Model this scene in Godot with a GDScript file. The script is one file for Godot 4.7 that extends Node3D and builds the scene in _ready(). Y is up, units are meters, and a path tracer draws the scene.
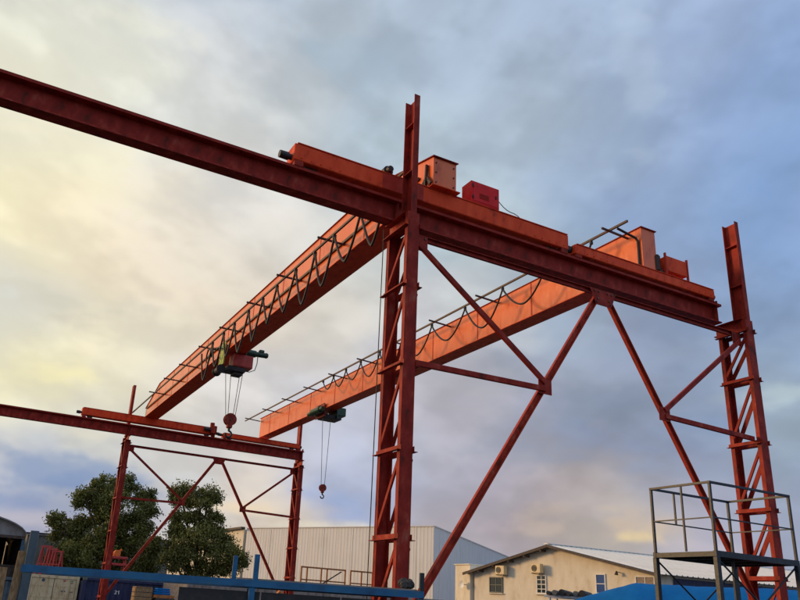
extends Node3D

const UP := Vector3.UP
const SPAN := 20.0            # between the two runways
const TOP := 8.2              # top of the runway beams
const SKY_POINTS := [
	-5.7,38.2,205,208,200,
	-1.1,38.7,234,234,217,
	5.2,37.4,234,234,219,
	-4.6,34.6,240,238,216,
	12.0,38.8,211,213,214,
	20.0,41.2,178,190,200,
	29.4,43.0,168,184,200,
	38.9,41.4,164,180,198,
	47.7,41.1,170,188,211,
	55.6,39.6,162,180,211,
	61.5,36.2,135,162,202,
	59.9,30.9,125,156,197,
	54.7,33.3,152,172,204,
	48.7,34.3,160,178,201,
	40.5,35.2,166,181,196,
	29.9,35.5,172,188,198,
	20.7,35.7,188,195,198,
	12.7,34.7,216,217,211,
	0.3,30.6,248,242,213,
	5.3,33.3,240,237,216,
	-0.8,26.0,251,240,200,
	4.9,27.4,246,234,200,
	11.2,28.6,236,227,211,
	17.8,30.3,225,222,216,
	0.9,21.4,234,227,206,
	-0.2,19.6,216,219,215,
	5.2,22.3,238,225,198,
	10.5,23.3,234,220,198,
	16.0,24.8,225,217,202,
	21.7,26.2,216,211,202,
	1.2,17.1,225,222,206,
	2.4,14.4,255,246,192,
	5.8,15.0,238,227,192,
	7.5,18.2,219,213,192,
	6.9,13.0,238,234,211,
	14.1,20.7,223,212,194,
	18.8,22.1,225,215,200,
	23.8,21.7,214,208,198,
	26.9,25.8,208,212,210,
	18.9,14.4,221,218,215,
	22.7,16.2,205,203,204,
	26.1,12.6,186,190,206,
	26.5,7.4,160,174,206,
	18.0,8.2,198,200,206,
	13.1,10.8,222,216,202,
	2.7,9.5,212,212,206,
	5.6,8.4,140,158,192,
	8.6,7.3,120,145,188,
	4.0,6.1,122,146,188,
	5.9,10.6,206,205,196,
	8.8,10.3,218,214,198,
	5.0,4.2,186,182,194,
	2.9,5.0,150,165,195,
	6.2,5.0,170,172,196,
	12.8,7.8,200,202,208,
	18.9,6.8,230,210,180,
	15.7,8.8,205,205,206,
	35.3,28.9,177,193,202,
	36.2,22.9,205,211,215,
	33.8,20.6,199,199,202,
	33.9,15.3,181,179,189,
	35.5,10.0,161,161,177,
	40.0,13.8,152,157,174,
	43.2,19.0,155,164,183,
	43.3,22.7,152,173,193,
	45.9,15.3,139,149,169,
	49.1,20.2,144,157,183,
	48.6,13.7,137,150,171,
	52.9,16.3,139,154,180,
	53.8,25.3,142,165,200,
	59.2,26.4,119,152,195,
	58.9,19.8,123,145,175,
	57.7,15.3,158,174,185,
	58.0,12.6,147,166,181,
	57.0,9.4,154,164,183,
	52.3,10.2,141,157,186,
	48.3,9.5,137,151,182,
	38.5,6.5,166,159,168,
	42.0,6.3,179,167,163,
	47.1,5.7,212,195,159,
	44.8,6.7,163,158,166,
	49.4,6.1,164,163,176,
	51.8,5.5,162,159,177,
	57.1,5.6,155,164,184,
	36.3,6.4,170,163,171]

# banks and wisps of cloud: azimuth, elevation, half width, half height, colour, density
const CLOUDS := [
	[46.9, 5.9, 2.33, 0.93, 206, 186, 166, 0.70],
	[47.4, 5.5, 1.47, 0.47, 238, 214, 160, 0.75],
	[42.1, 6.1, 2.64, 1.09, 200, 182, 168, 0.60],
	[37.7, 6.3, 2.02, 0.70, 188, 174, 182, 0.50],
	[58.0, 14.9, 2.33, 0.70, 186, 202, 208, 0.55],
	[52.6, 13.2, 3.10, 0.62, 128, 150, 184, 0.50],
	[3.5, 14.3, 3.26, 1.01, 247, 238, 186, 0.70],
	[5.4, 7.6, 4.65, 1.24, 134, 154, 188, 0.70],
	[9.4, 6.6, 3.10, 0.93, 126, 148, 188, 0.65],
	[3.5, 5.5, 2.71, 0.78, 132, 150, 188, 0.60],
	[5.4, 4.2, 3.57, 0.54, 198, 190, 198, 0.60],
	[19.3, 6.3, 2.02, 0.54, 238, 216, 182, 0.70],
	[16.1, 8.1, 3.10, 0.47, 214, 216, 216, 0.50],
	[-0.1, 19.6, 0.78, 0.47, 228, 230, 224, 0.70],
	[7.7, 10.3, 2.33, 0.47, 228, 222, 202, 0.60],
	[26.5, 7.0, 2.33, 1.09, 150, 168, 206, 0.60],
	[45.8, 12.4, 4.65, 1.24, 136, 152, 184, 0.50],
	[38.5, 15.3, 3.88, 1.24, 172, 172, 190, 0.40],
	[56.3, 34.3, 2.02, 4.65, 140, 162, 202, 0.35],
	[50.6, 36.7, 1.40, 3.88, 178, 194, 212, 0.35],
	[43.7, 30.0, 2.33, 4.65, 150, 172, 196, 0.30],
	[4.5, 29.5, 4.65, 2.33, 240, 232, 200, 0.40],
	[3.5, 19.8, 4.65, 0.93, 206, 202, 186, 0.50],
	[10.4, 18.7, 4.65, 0.93, 200, 192, 176, 0.40],
	[23.9, 40.1, 3.88, 1.55, 160, 182, 200, 0.40],
	[36.2, 22.9, 2.33, 1.09, 212, 218, 220, 0.40],
	[51.2, 4.9, 3.10, 0.47, 190, 184, 196, 0.50],
	[25.8, 5.3, 4.65, 0.39, 232, 222, 200, 0.60],
	[46.6, 15.2, 5.43, 1.40, 132, 146, 168, 0.55],
	[41.5, 11.6, 4.65, 1.09, 150, 156, 172, 0.50],
	[51.6, 10.2, 3.88, 0.78, 148, 164, 190, 0.40],
	[50.4, 18.6, 3.10, 1.09, 150, 164, 186, 0.40],
	[4.6, 39.9, 4.65, 0.78, 236, 234, 216, 0.40],
	[0.7, 32.1, 5.43, 1.24, 240, 234, 208, 0.40]]

var M := {}
var rng := RandomNumberGenerator.new()
var taken := {}

# ------------------------------------------------------------ helpers: nodes
func numbered(called: String) -> String:
	if not taken.has(called):
		taken[called] = 0
		return called
	taken[called] += 1
	return "%s_%03d" % [called, taken[called]]

func thing(called: String, label: String, category: String, at := Vector3.ZERO, group := "") -> Node3D:
	var o := Node3D.new()
	o.name = numbered(called)
	add_child(o)
	o.position = at
	o.set_meta("label", label)
	o.set_meta("category", category)
	if group != "":
		o.set_meta("group", group)
	return o

# geometry is written in the place's own metres; a part's mesh is shifted back by its thing's base
func part(st: SurfaceTool, called: String, m: Material, parent: Node, label := "") -> MeshInstance3D:
	st.generate_normals()
	var o := MeshInstance3D.new()
	o.mesh = st.commit()
	o.material_override = m
	o.name = called
	var up_to: Node = parent
	parent.add_child(o, true)
	if up_to is Node3D and up_to != self:
		var off := Vector3.ZERO
		var n: Node = up_to
		while n != self:
			off += (n as Node3D).position
			n = n.get_parent()
		o.position = -off
	if label != "":
		o.set_meta("label", label)
	return o

# a part whose geometry is already in its thing's own frame
func lpart(st: SurfaceTool, called: String, m: Material, parent: Node) -> MeshInstance3D:
	st.generate_normals()
	var o := MeshInstance3D.new()
	o.mesh = st.commit()
	o.material_override = m
	o.name = called
	parent.add_child(o, true)
	return o

func structure(st: SurfaceTool, called: String, m: Material) -> MeshInstance3D:
	var o := part(st, called, m, self)
	o.set_meta("kind", "structure")
	return o

func copy_of(o: Node3D, at: Vector3, turn: float, label: String) -> Node3D:
	var c: Node3D = o.duplicate()
	c.name = numbered(String(o.name))
	add_child(c)
	c.position = at
	c.rotation.y = turn
	c.set_meta("label", label)
	return c

# ------------------------------------------------------------ helpers: shapes
func mb() -> SurfaceTool:
	var st := SurfaceTool.new()
	st.begin(Mesh.PRIMITIVE_TRIANGLES)
	st.set_smooth_group(-1)
	return st

func tri(st: SurfaceTool, a: Vector3, b: Vector3, c: Vector3, out: Vector3) -> void:
	if (a - c).cross(a - b).dot(out) < 0.0:
		var t := b
		b = c
		c = t
	st.add_vertex(a)
	st.add_vertex(b)
	st.add_vertex(c)

func quad(st: SurfaceTool, a: Vector3, b: Vector3, c: Vector3, d: Vector3, out: Vector3) -> void:
	tri(st, a, b, c, out)
	tri(st, a, c, d, out)

# box with chamfered edges; basis turns it
func bx(st: SurfaceTool, c: Vector3, s: Vector3, bev := 0.0, bs := Basis()) -> void:
	var h := s * 0.5
	bev = minf(bev, minf(h.x, minf(h.y, h.z)) * 0.45)
	for ax in 3:
		var i := (ax + 1) % 3
		var j := (ax + 2) % 3
		for sg in [-1.0, 1.0]:
			var q := []
			for k in [[-1.0, -1.0], [1.0, -1.0], [1.0, 1.0], [-1.0, 1.0]]:
				var v := Vector3()
				v[ax] = sg * h[ax]
				v[i] = k[0] * (h[i] - bev)
				v[j] = k[1] * (h[j] - bev)
				q.append(c + bs * v)
			var o := Vector3()
			o[ax] = sg
			quad(st, q[0], q[1], q[2], q[3], bs * o)
		if bev > 0.0:
			for s1 in [-1.0, 1.0]:
				for s2 in [-1.0, 1.0]:
					var e := []
					for k in [[0, -1.0], [0, 1.0], [1, 1.0], [1, -1.0]]:
						var v := Vector3()
						v[ax] = k[1] * (h[ax] - bev)
						v[i] = s1 * (h[i] - (bev if k[0] == 0 else 0.0))
						v[j] = s2 * (h[j] - (0.0 if k[0] == 0 else bev))
						e.append(c + bs * v)
					var o := Vector3()
					o[i] = s1
					o[j] = s2
					quad(st, e[0], e[1], e[2], e[3], bs * o)
	if bev > 0.0:
		for sx in [-1.0, 1.0]:
			for sy in [-1.0, 1.0]:
				for sz in [-1.0, 1.0]:
					var sv := Vector3(sx, sy, sz)
					var q := []
					for ax in 3:
						var v := Vector3(sx * (h.x - bev), sy * (h.y - bev), sz * (h.z - bev))
						v[ax] = sv[ax] * h[ax]
						q.append(c + bs * v)
					tri(st, q[0], q[1], q[2], bs * sv)

func box2(st: SurfaceTool, a: Vector3, b: Vector3, bev := 0.0) -> void:
	bx(st, (a + b) * 0.5, (b - a).abs(), bev)

func frame(d: Vector3, up := Vector3.UP) -> Basis:
	var f := d.normalized()
	if absf(f.dot(up)) > 0.98:
		up = Vector3.RIGHT
	var r := up.cross(f).normalized()
	return Basis(r, f.cross(r).normalized(), f)

# straight bar of a rectangular section, w across and h along the given up
func bar(st: SurfaceTool, a: Vector3, b: Vector3, w: float, h: float, up := Vector3.UP, bev := 0.0) -> void:
	bx(st, (a + b) * 0.5, Vector3(w, h, a.distance_to(b)), bev, frame(b - a, up))

# any section (u to the right, v up, anticlockwise) drawn out from a to b
func drawn(st: SurfaceTool, poly: PackedVector2Array, a: Vector3, b: Vector3, r: Vector3, u: Vector3) -> void:
	if Geometry2D.is_polygon_clockwise(poly) == false:
		pass
	var area := 0.0
	for i in poly.size():
		area += poly[i].cross(poly[(i + 1) % poly.size()])
	var sgn := signf(area)
	for i in poly.size():
		var p := poly[i]
		var q := poly[(i + 1) % poly.size()]
		var e := (q - p) * sgn
		quad(st, a + r * p.x + u * p.y, a + r * q.x + u * q.y, b + r * q.x + u * q.y, b + r * p.x + u * p.y, r * e.y - u * e.x)
	var ids := Geometry2D.triangulate_polygon(poly)
	for k in range(0, ids.size(), 3):
		for e in [[a, a - b], [b, b - a]]:
			tri(st, e[0] + r * poly[ids[k]].x + u * poly[ids[k]].y, e[0] + r * poly[ids[k + 1]].x + u * poly[ids[k + 1]].y, e[0] + r * poly[ids[k + 2]].x + u * poly[ids[k + 2]].y, e[1])

func i_section(w: float, h: float, tf: float, tw: float) -> PackedVector2Array:
	var a := w / 2
	var t := tw / 2
	var y := h / 2
	return PackedVector2Array([Vector2(-a, -y), Vector2(a, -y), Vector2(a, -y + tf), Vector2(t, -y + tf), Vector2(t, y - tf), Vector2(a, y - tf), Vector2(a, y), Vector2(-a, y), Vector2(-a, y - tf), Vector2(-t, y - tf), Vector2(-t, -y + tf), Vector2(-a, -y + tf)])

# web w wide at v = 0, flanges d deep towards +v
func channel(w: float, d: float, t: float) -> PackedVector2Array:
	var a := w / 2
	return PackedVector2Array([Vector2(-a, 0), Vector2(a, 0), Vector2(a, d), Vector2(a - t * 1.4, d), Vector2(a - t * 1.4, t), Vector2(-a + t * 1.4, t), Vector2(-a + t * 1.4, d), Vector2(-a, d)])

func angle(w: float, h: float, t: float) -> PackedVector2Array:
	return PackedVector2Array([Vector2(0, 0), Vector2(w, 0), Vector2(w, t), Vector2(t, t), Vector2(t, h), Vector2(0, h)])

func cyl(st: SurfaceTool, a: Vector3, b: Vector3, r0: float, r1 := -1.0, n := 14) -> void:
	if r1 < 0.0:
		r1 = r0
	var f := frame(b - a)
	for i in n:
		var t0 := TAU * i / n
		var t1 := TAU * (i + 1) / n
		var d0 := f.x * cos(t0) + f.y * sin(t0)
		var d1 := f.x * cos(t1) + f.y * sin(t1)
		st.set_smooth_group(1)
		quad(st, a + d0 * r0, a + d1 * r0, b + d1 * r1, b + d0 * r1, d0 + d1)
		st.set_smooth_group(-1)
		if r0 > 0.001:
			tri(st, a, a + d0 * r0, a + d1 * r0, a - b)
		if r1 > 0.001:
			tri(st, b, b + d0 * r1, b + d1 * r1, b - a)
	st.set_smooth_group(-1)

func tube(st: SurfaceTool, pts: Array, r: float, n := 6) -> void:
	st.set_smooth_group(1)
	var rings := []
	var x := Vector3.ZERO
	for i in pts.size():
		var d: Vector3 = (pts[mini(i + 1, pts.size() - 1)] - pts[maxi(i - 1, 0)]).normalized()
		if x == Vector3.ZERO:
			x = frame(d).x
		x = (x - d * x.dot(d)).normalized()
		var y := d.cross(x)
		var ring := []
		for k in n:
			var t := TAU * k / n
			ring.append(pts[i] + (x * cos(t) + y * sin(t)) * r)
		rings.append(ring)
	for i in pts.size() - 1:
		for k in n:
			var k2 := (k + 1) % n
			quad(st, rings[i][k], rings[i][k2], rings[i + 1][k2], rings[i + 1][k], rings[i][k] + rings[i][k2] - pts[i] * 2.0)
	st.set_smooth_group(-1)
	for e in [0, pts.size() - 1]:
		var o: Vector3 = pts[0] - pts[1] if e == 0 else pts[e] - pts[e - 1]
		for k in range(1, n - 1):
			tri(st, rings[e][0], rings[e][k], rings[e][k + 1], o)

func ring_shape(st: SurfaceTool, c: Vector3, axis: Vector3, big: float, small: float, from := 0.0, to := TAU, n := 20) -> void:
	var f := frame(axis)
	var pts := []
	for i in n + 1:
		var t := lerpf(from, to, float(i) / n)
		pts.append(c + (f.x * cos(t) + f.y * sin(t)) * big)
	tube(st, pts, small, 8)

# ------------------------------------------------------------ materials
func lin(r: float, g: float, b: float) -> Color:
	return Color(r, g, b).linear_to_srgb()

func noise_tex(stops: Array, freq: float, sd: int, oct := 6, size := 512) -> NoiseTexture2D:
	var n := FastNoiseLite.new()
	n.noise_type = FastNoiseLite.TYPE_SIMPLEX_SMOOTH
	n.seed = sd
	n.frequency = freq
	n.fractal_octaves = oct
	n.fractal_gain = 0.58
	var g := Gradient.new()
	var offs := PackedFloat32Array()
	var cols := PackedColorArray()
	for s in stops:
		offs.append(s[0])
		cols.append(s[1])
	g.offsets = offs
	g.colors = cols
	var t := NoiseTexture2D.new()
	t.width = size
	t.height = size
	t.seamless = true
	t.noise = n
	t.color_ramp = g
	return t

# stained, weathered surface: stops of linear colours over layered noise, laid on all sides in metres
func worn(stops: Array, rough: float, scale: Vector3, freq: float, sd: int, metal := 0.0, bump := 0.25) -> StandardMaterial3D:
	var m := StandardMaterial3D.new()
	var s := []
	for e in stops:
		s.append([e[0], lin(e[1], e[2], e[3])])
	m.albedo_texture = noise_tex(s, freq, sd)
	m.roughness = rough
	m.metallic = metal
	m.uv1_triplanar = true
	m.uv1_world_triplanar = true
	m.uv1_scale = scale
	if bump > 0.0:
		if not M.has("bump_tex"):
			var n := FastNoiseLite.new()
			n.seed = 77
			n.frequency = 0.03
			n.fractal_octaves = 5
			var t := NoiseTexture2D.new()
			t.width = 512
			t.height = 512
			t.seamless = true
			t.as_normal_map = true
			t.bump_strength = 3.0
			t.noise = n
			M["bump_tex"] = t
		m.normal_enabled = true
		m.normal_texture = M["bump_tex"]
		m.normal_scale = bump
	return m

func plain(r: float, g: float, b: float, rough := 0.6, metal := 0.0) -> StandardMaterial3D:
	var m := StandardMaterial3D.new()
	m.albedo_color = lin(r, g, b)
	m.roughness = rough
	m.metallic = metal
	return m

func make_materials() -> void:
	var u := Vector3.ONE * 0.35
	# red oxide steel of columns, runway beams and braces
	M["oxide"] = worn([[0.0, 0.06, 0.02, 0.013], [0.18, 0.13, 0.025, 0.016], [0.29, 0.24, 0.024, 0.016], [0.5, 0.30, 0.028, 0.019], [0.66, 0.34, 0.036, 0.023], [0.78, 0.37, 0.055, 0.035], [1.0, 0.38, 0.13, 0.085]], 0.52, Vector3(0.55, 0.3, 0.55), 0.014, 3)
	M["brace"] = worn([[0.0, 0.08, 0.025, 0.014], [0.18, 0.19, 0.034, 0.019], [0.29, 0.36, 0.042, 0.024], [0.6, 0.46, 0.056, 0.030], [0.8, 0.48, 0.085, 0.05], [1.0, 0.46, 0.16, 0.10]], 0.5, Vector3(0.6, 0.4, 0.6), 0.016, 5)
	# orange red paint of the cranes
	M["orange"] = worn([[0.0, 0.26, 0.038, 0.015], [0.16, 0.52, 0.056, 0.02], [0.28, 0.76, 0.074, 0.023], [0.5, 0.83, 0.086, 0.026], [0.72, 0.86, 0.10, 0.031], [1.0, 0.80, 0.17, 0.075]], 0.45, Vector3(0.5, 0.22, 0.5), 0.014, 11)
	M["girder"] = worn([[0.0, 0.40, 0.07, 0.022], [0.16, 0.64, 0.11, 0.03], [0.28, 0.80, 0.145, 0.037], [0.5, 0.84, 0.165, 0.043], [0.7, 0.86, 0.182, 0.05], [0.86, 0.86, 0.20, 0.06], [1.0, 0.78, 0.28, 0.12]], 0.22, Vector3(0.45, 0.13, 0.45), 0.014, 14, 0.0, 0.1)
	M["splice"] = worn([[0.0, 0.34, 0.03, 0.02], [0.5, 0.48, 0.05, 0.03], [1.0, 0.52, 0.07, 0.04]], 0.45, u, 0.014, 12)
	M["cabinet"] = worn([[0.0, 0.60, 0.025, 0.028], [0.5, 0.78, 0.030, 0.034], [1.0, 0.80, 0.05, 0.05]], 0.35, u, 0.012, 13)
	M["black"] = worn([[0.0, 0.012, 0.012, 0.013], [0.6, 0.025, 0.025, 0.027], [1.0, 0.06, 0.05, 0.045]], 0.55, u * 2, 0.02, 15)
	M["rail"] = worn([[0.0, 0.05, 0.028, 0.02], [0.5, 0.12, 0.05, 0.035], [1.0, 0.2, 0.16, 0.14]], 0.45, u * 2, 0.02, 17, 0.4)
	M["cable"] = plain(0.015, 0.015, 0.017, 0.6)
	M["festoon"] = worn([[0.0, 0.018, 0.008, 0.007], [0.5, 0.042, 0.014, 0.010], [1.0, 0.09, 0.03, 0.02]], 0.55, u * 2, 0.02, 19)
	M["green"] = worn([[0.0, 0.007, 0.035, 0.018], [0.5, 0.012, 0.07, 0.036], [1.0, 0.03, 0.11, 0.06]], 0.4, u * 2, 0.02, 21)
	M["lime"] = worn([[0.0, 0.20, 0.30, 0.03], [0.5, 0.36, 0.46, 0.06], [1.0, 0.46, 0.52, 0.16]], 0.5, u * 2, 0.02, 22)  # the hoist green with yellow sunlight put into the colour
	M["hook_red"] = worn([[0.0, 0.14, 0.02, 0.015], [0.5, 0.30, 0.045, 0.03], [1.0, 0.36, 0.09, 0.06]], 0.5, u * 2, 0.02, 23)
	M["box_red"] = worn([[0.0, 0.34, 0.03, 0.022], [0.5, 0.55, 0.055, 0.036], [1.0, 0.58, 0.10, 0.07]], 0.45, u * 2, 0.02, 24)
	M["rope"] = plain(0.16, 0.155, 0.15, 0.5, 0.5)
	M["charcoal"] = worn([[0.0, 0.006, 0.012, 0.019], [0.5, 0.011, 0.020, 0.030], [1.0, 0.04, 0.045, 0.05]], 0.5, u * 2, 0.02, 25)
	M["blue"] = worn([[0.0, 0.004, 0.05, 0.12], [0.4, 0.006, 0.11, 0.26], [0.7, 0.008, 0.14, 0.31], [1.0, 0.07, 0.14, 0.20]], 0.45, u, 0.014, 27)
	M["blue_worn"] = worn([[0.0, 0.02, 0.045, 0.07], [0.5, 0.03, 0.10, 0.17], [1.0, 0.12, 0.13, 0.13]], 0.55, u * 1.5, 0.02, 28)
	M["tarp"] = worn([[0.0, 0.004, 0.10, 0.31], [0.5, 0.005, 0.145, 0.42], [1.0, 0.01, 0.17, 0.47]], 0.75, u * 0.6, 0.01, 29, 0.0, 0.35)
	M["navy"] = worn([[0.0, 0.008, 0.014, 0.05], [0.5, 0.014, 0.024, 0.09], [1.0, 0.05, 0.045, 0.08]], 0.55, Vector3(0.4, 0.12, 0.4), 0.015, 31)
	M["cream_steel"] = worn([[0.0, 0.40, 0.27, 0.13], [0.35, 0.70, 0.55, 0.31], [0.6, 0.77, 0.63, 0.38], [1.0, 0.80, 0.68, 0.45]], 0.55, Vector3(0.5, 0.14, 0.5), 0.018, 33)
	M["white_paint"] = plain(0.75, 0.75, 0.74, 0.5)
	M["clad"] = worn([[0.0, 0.60, 0.57, 0.53], [0.35, 0.71, 0.695, 0.665], [0.7, 0.745, 0.735, 0.71], [1.0, 0.78, 0.77, 0.755]], 0.6, Vector3(0.12, 0.02, 0.12), 0.02, 35, 0.0, 0.1)
	M["cream_wall"] = worn([[0.0, 0.54, 0.46, 0.34], [0.3, 0.70, 0.63, 0.50], [0.7, 0.76, 0.70, 0.58], [1.0, 0.79, 0.74, 0.63]], 0.85, Vector3(0.12, 0.05, 0.12), 0.016, 37)
	M["roof_white"] = worn([[0.0, 0.60, 0.58, 0.53], [0.5, 0.80, 0.79, 0.75], [1.0, 0.85, 0.84, 0.81]], 0.4, Vector3.ONE * 0.1, 0.02, 39)
	M["roof_dark"] = worn([[0.0, 0.03, 0.022, 0.018], [0.5, 0.07, 0.05, 0.04], [1.0, 0.13, 0.10, 0.08]], 0.7, u, 0.02, 41)
	M["sheet_grey"] = worn([[0.0, 0.09, 0.085, 0.07], [0.5, 0.18, 0.18, 0.15], [1.0, 0.28, 0.27, 0.22]], 0.6, Vector3(0.3, 0.05, 0.3), 0.02, 43)
	M["sheet_dark"] = worn([[0.0, 0.02, 0.018, 0.016], [0.5, 0.045, 0.04, 0.035], [1.0, 0.08, 0.07, 0.06]], 0.7, Vector3(0.3, 0.1, 0.3), 0.02, 44)
	M["vault"] = worn([[0.0, 0.16, 0.155, 0.15], [0.5, 0.26, 0.255, 0.25], [1.0, 0.33, 0.32, 0.31]], 0.6, Vector3(0.2, 0.08, 0.2), 0.02, 45)
	M["slate_steel"] = worn([[0.0, 0.03, 0.05, 0.065], [0.5, 0.06, 0.10, 0.13], [1.0, 0.11, 0.14, 0.16]], 0.55, u, 0.02, 46)
	M["timber"] = worn([[0.0, 0.15, 0.08, 0.035], [0.45, 0.30, 0.18, 0.08], [1.0, 0.48, 0.33, 0.18]], 0.85, Vector3(2.0, 0.5, 2.0), 0.03, 47)
	M["rust_rail"] = worn([[0.0, 0.14, 0.04, 0.015], [0.4, 0.40, 0.13, 0.035], [0.75, 0.50, 0.20, 0.05], [1.0, 0.55, 0.30, 0.10]], 0.7, u * 2, 0.02, 49)
	M["concrete"] = worn([[0.0, 0.16, 0.125, 0.10], [0.5, 0.30, 0.25, 0.215], [1.0, 0.42, 0.37, 0.33]], 0.9, u, 0.02, 51)
	M["dirt"] = worn([[0.0, 0.03, 0.027, 0.025], [0.5, 0.058, 0.052, 0.047], [1.0, 0.10, 0.09, 0.08]], 0.95, Vector3.ONE * 0.1, 0.02, 53)
	M["glass"] = plain(0.03, 0.04, 0.045, 0.06)
	M["glass_blue"] = plain(0.03, 0.08, 0.26, 0.12)
	M["signal_orange"] = plain(0.80, 0.17, 0.02, 0.5)
	M["bright_red"] = worn([[0.0, 0.30, 0.025, 0.02], [0.5, 0.48, 0.04, 0.035], [1.0, 0.5, 0.08, 0.06]], 0.5, u * 2, 0.02, 55)
	M["bark"] = worn([[0.0, 0.04, 0.028, 0.018], [0.5, 0.09, 0.065, 0.045], [1.0, 0.16, 0.12, 0.09]], 0.9, Vector3(2, 0.5, 2), 0.02, 57)
	for k in ["oxide", "brace", "orange", "splice", "cabinet", "hook_red", "tarp"]:
		M[k].metallic_specular = 0.22
	var lf := StandardMaterial3D.new()
	lf.vertex_color_use_as_albedo = true
	lf.roughness = 0.6
	lf.backlight_enabled = true
	lf.backlight = lin(0.16, 0.19, 0.04)
	M["leaf"] = lf

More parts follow.
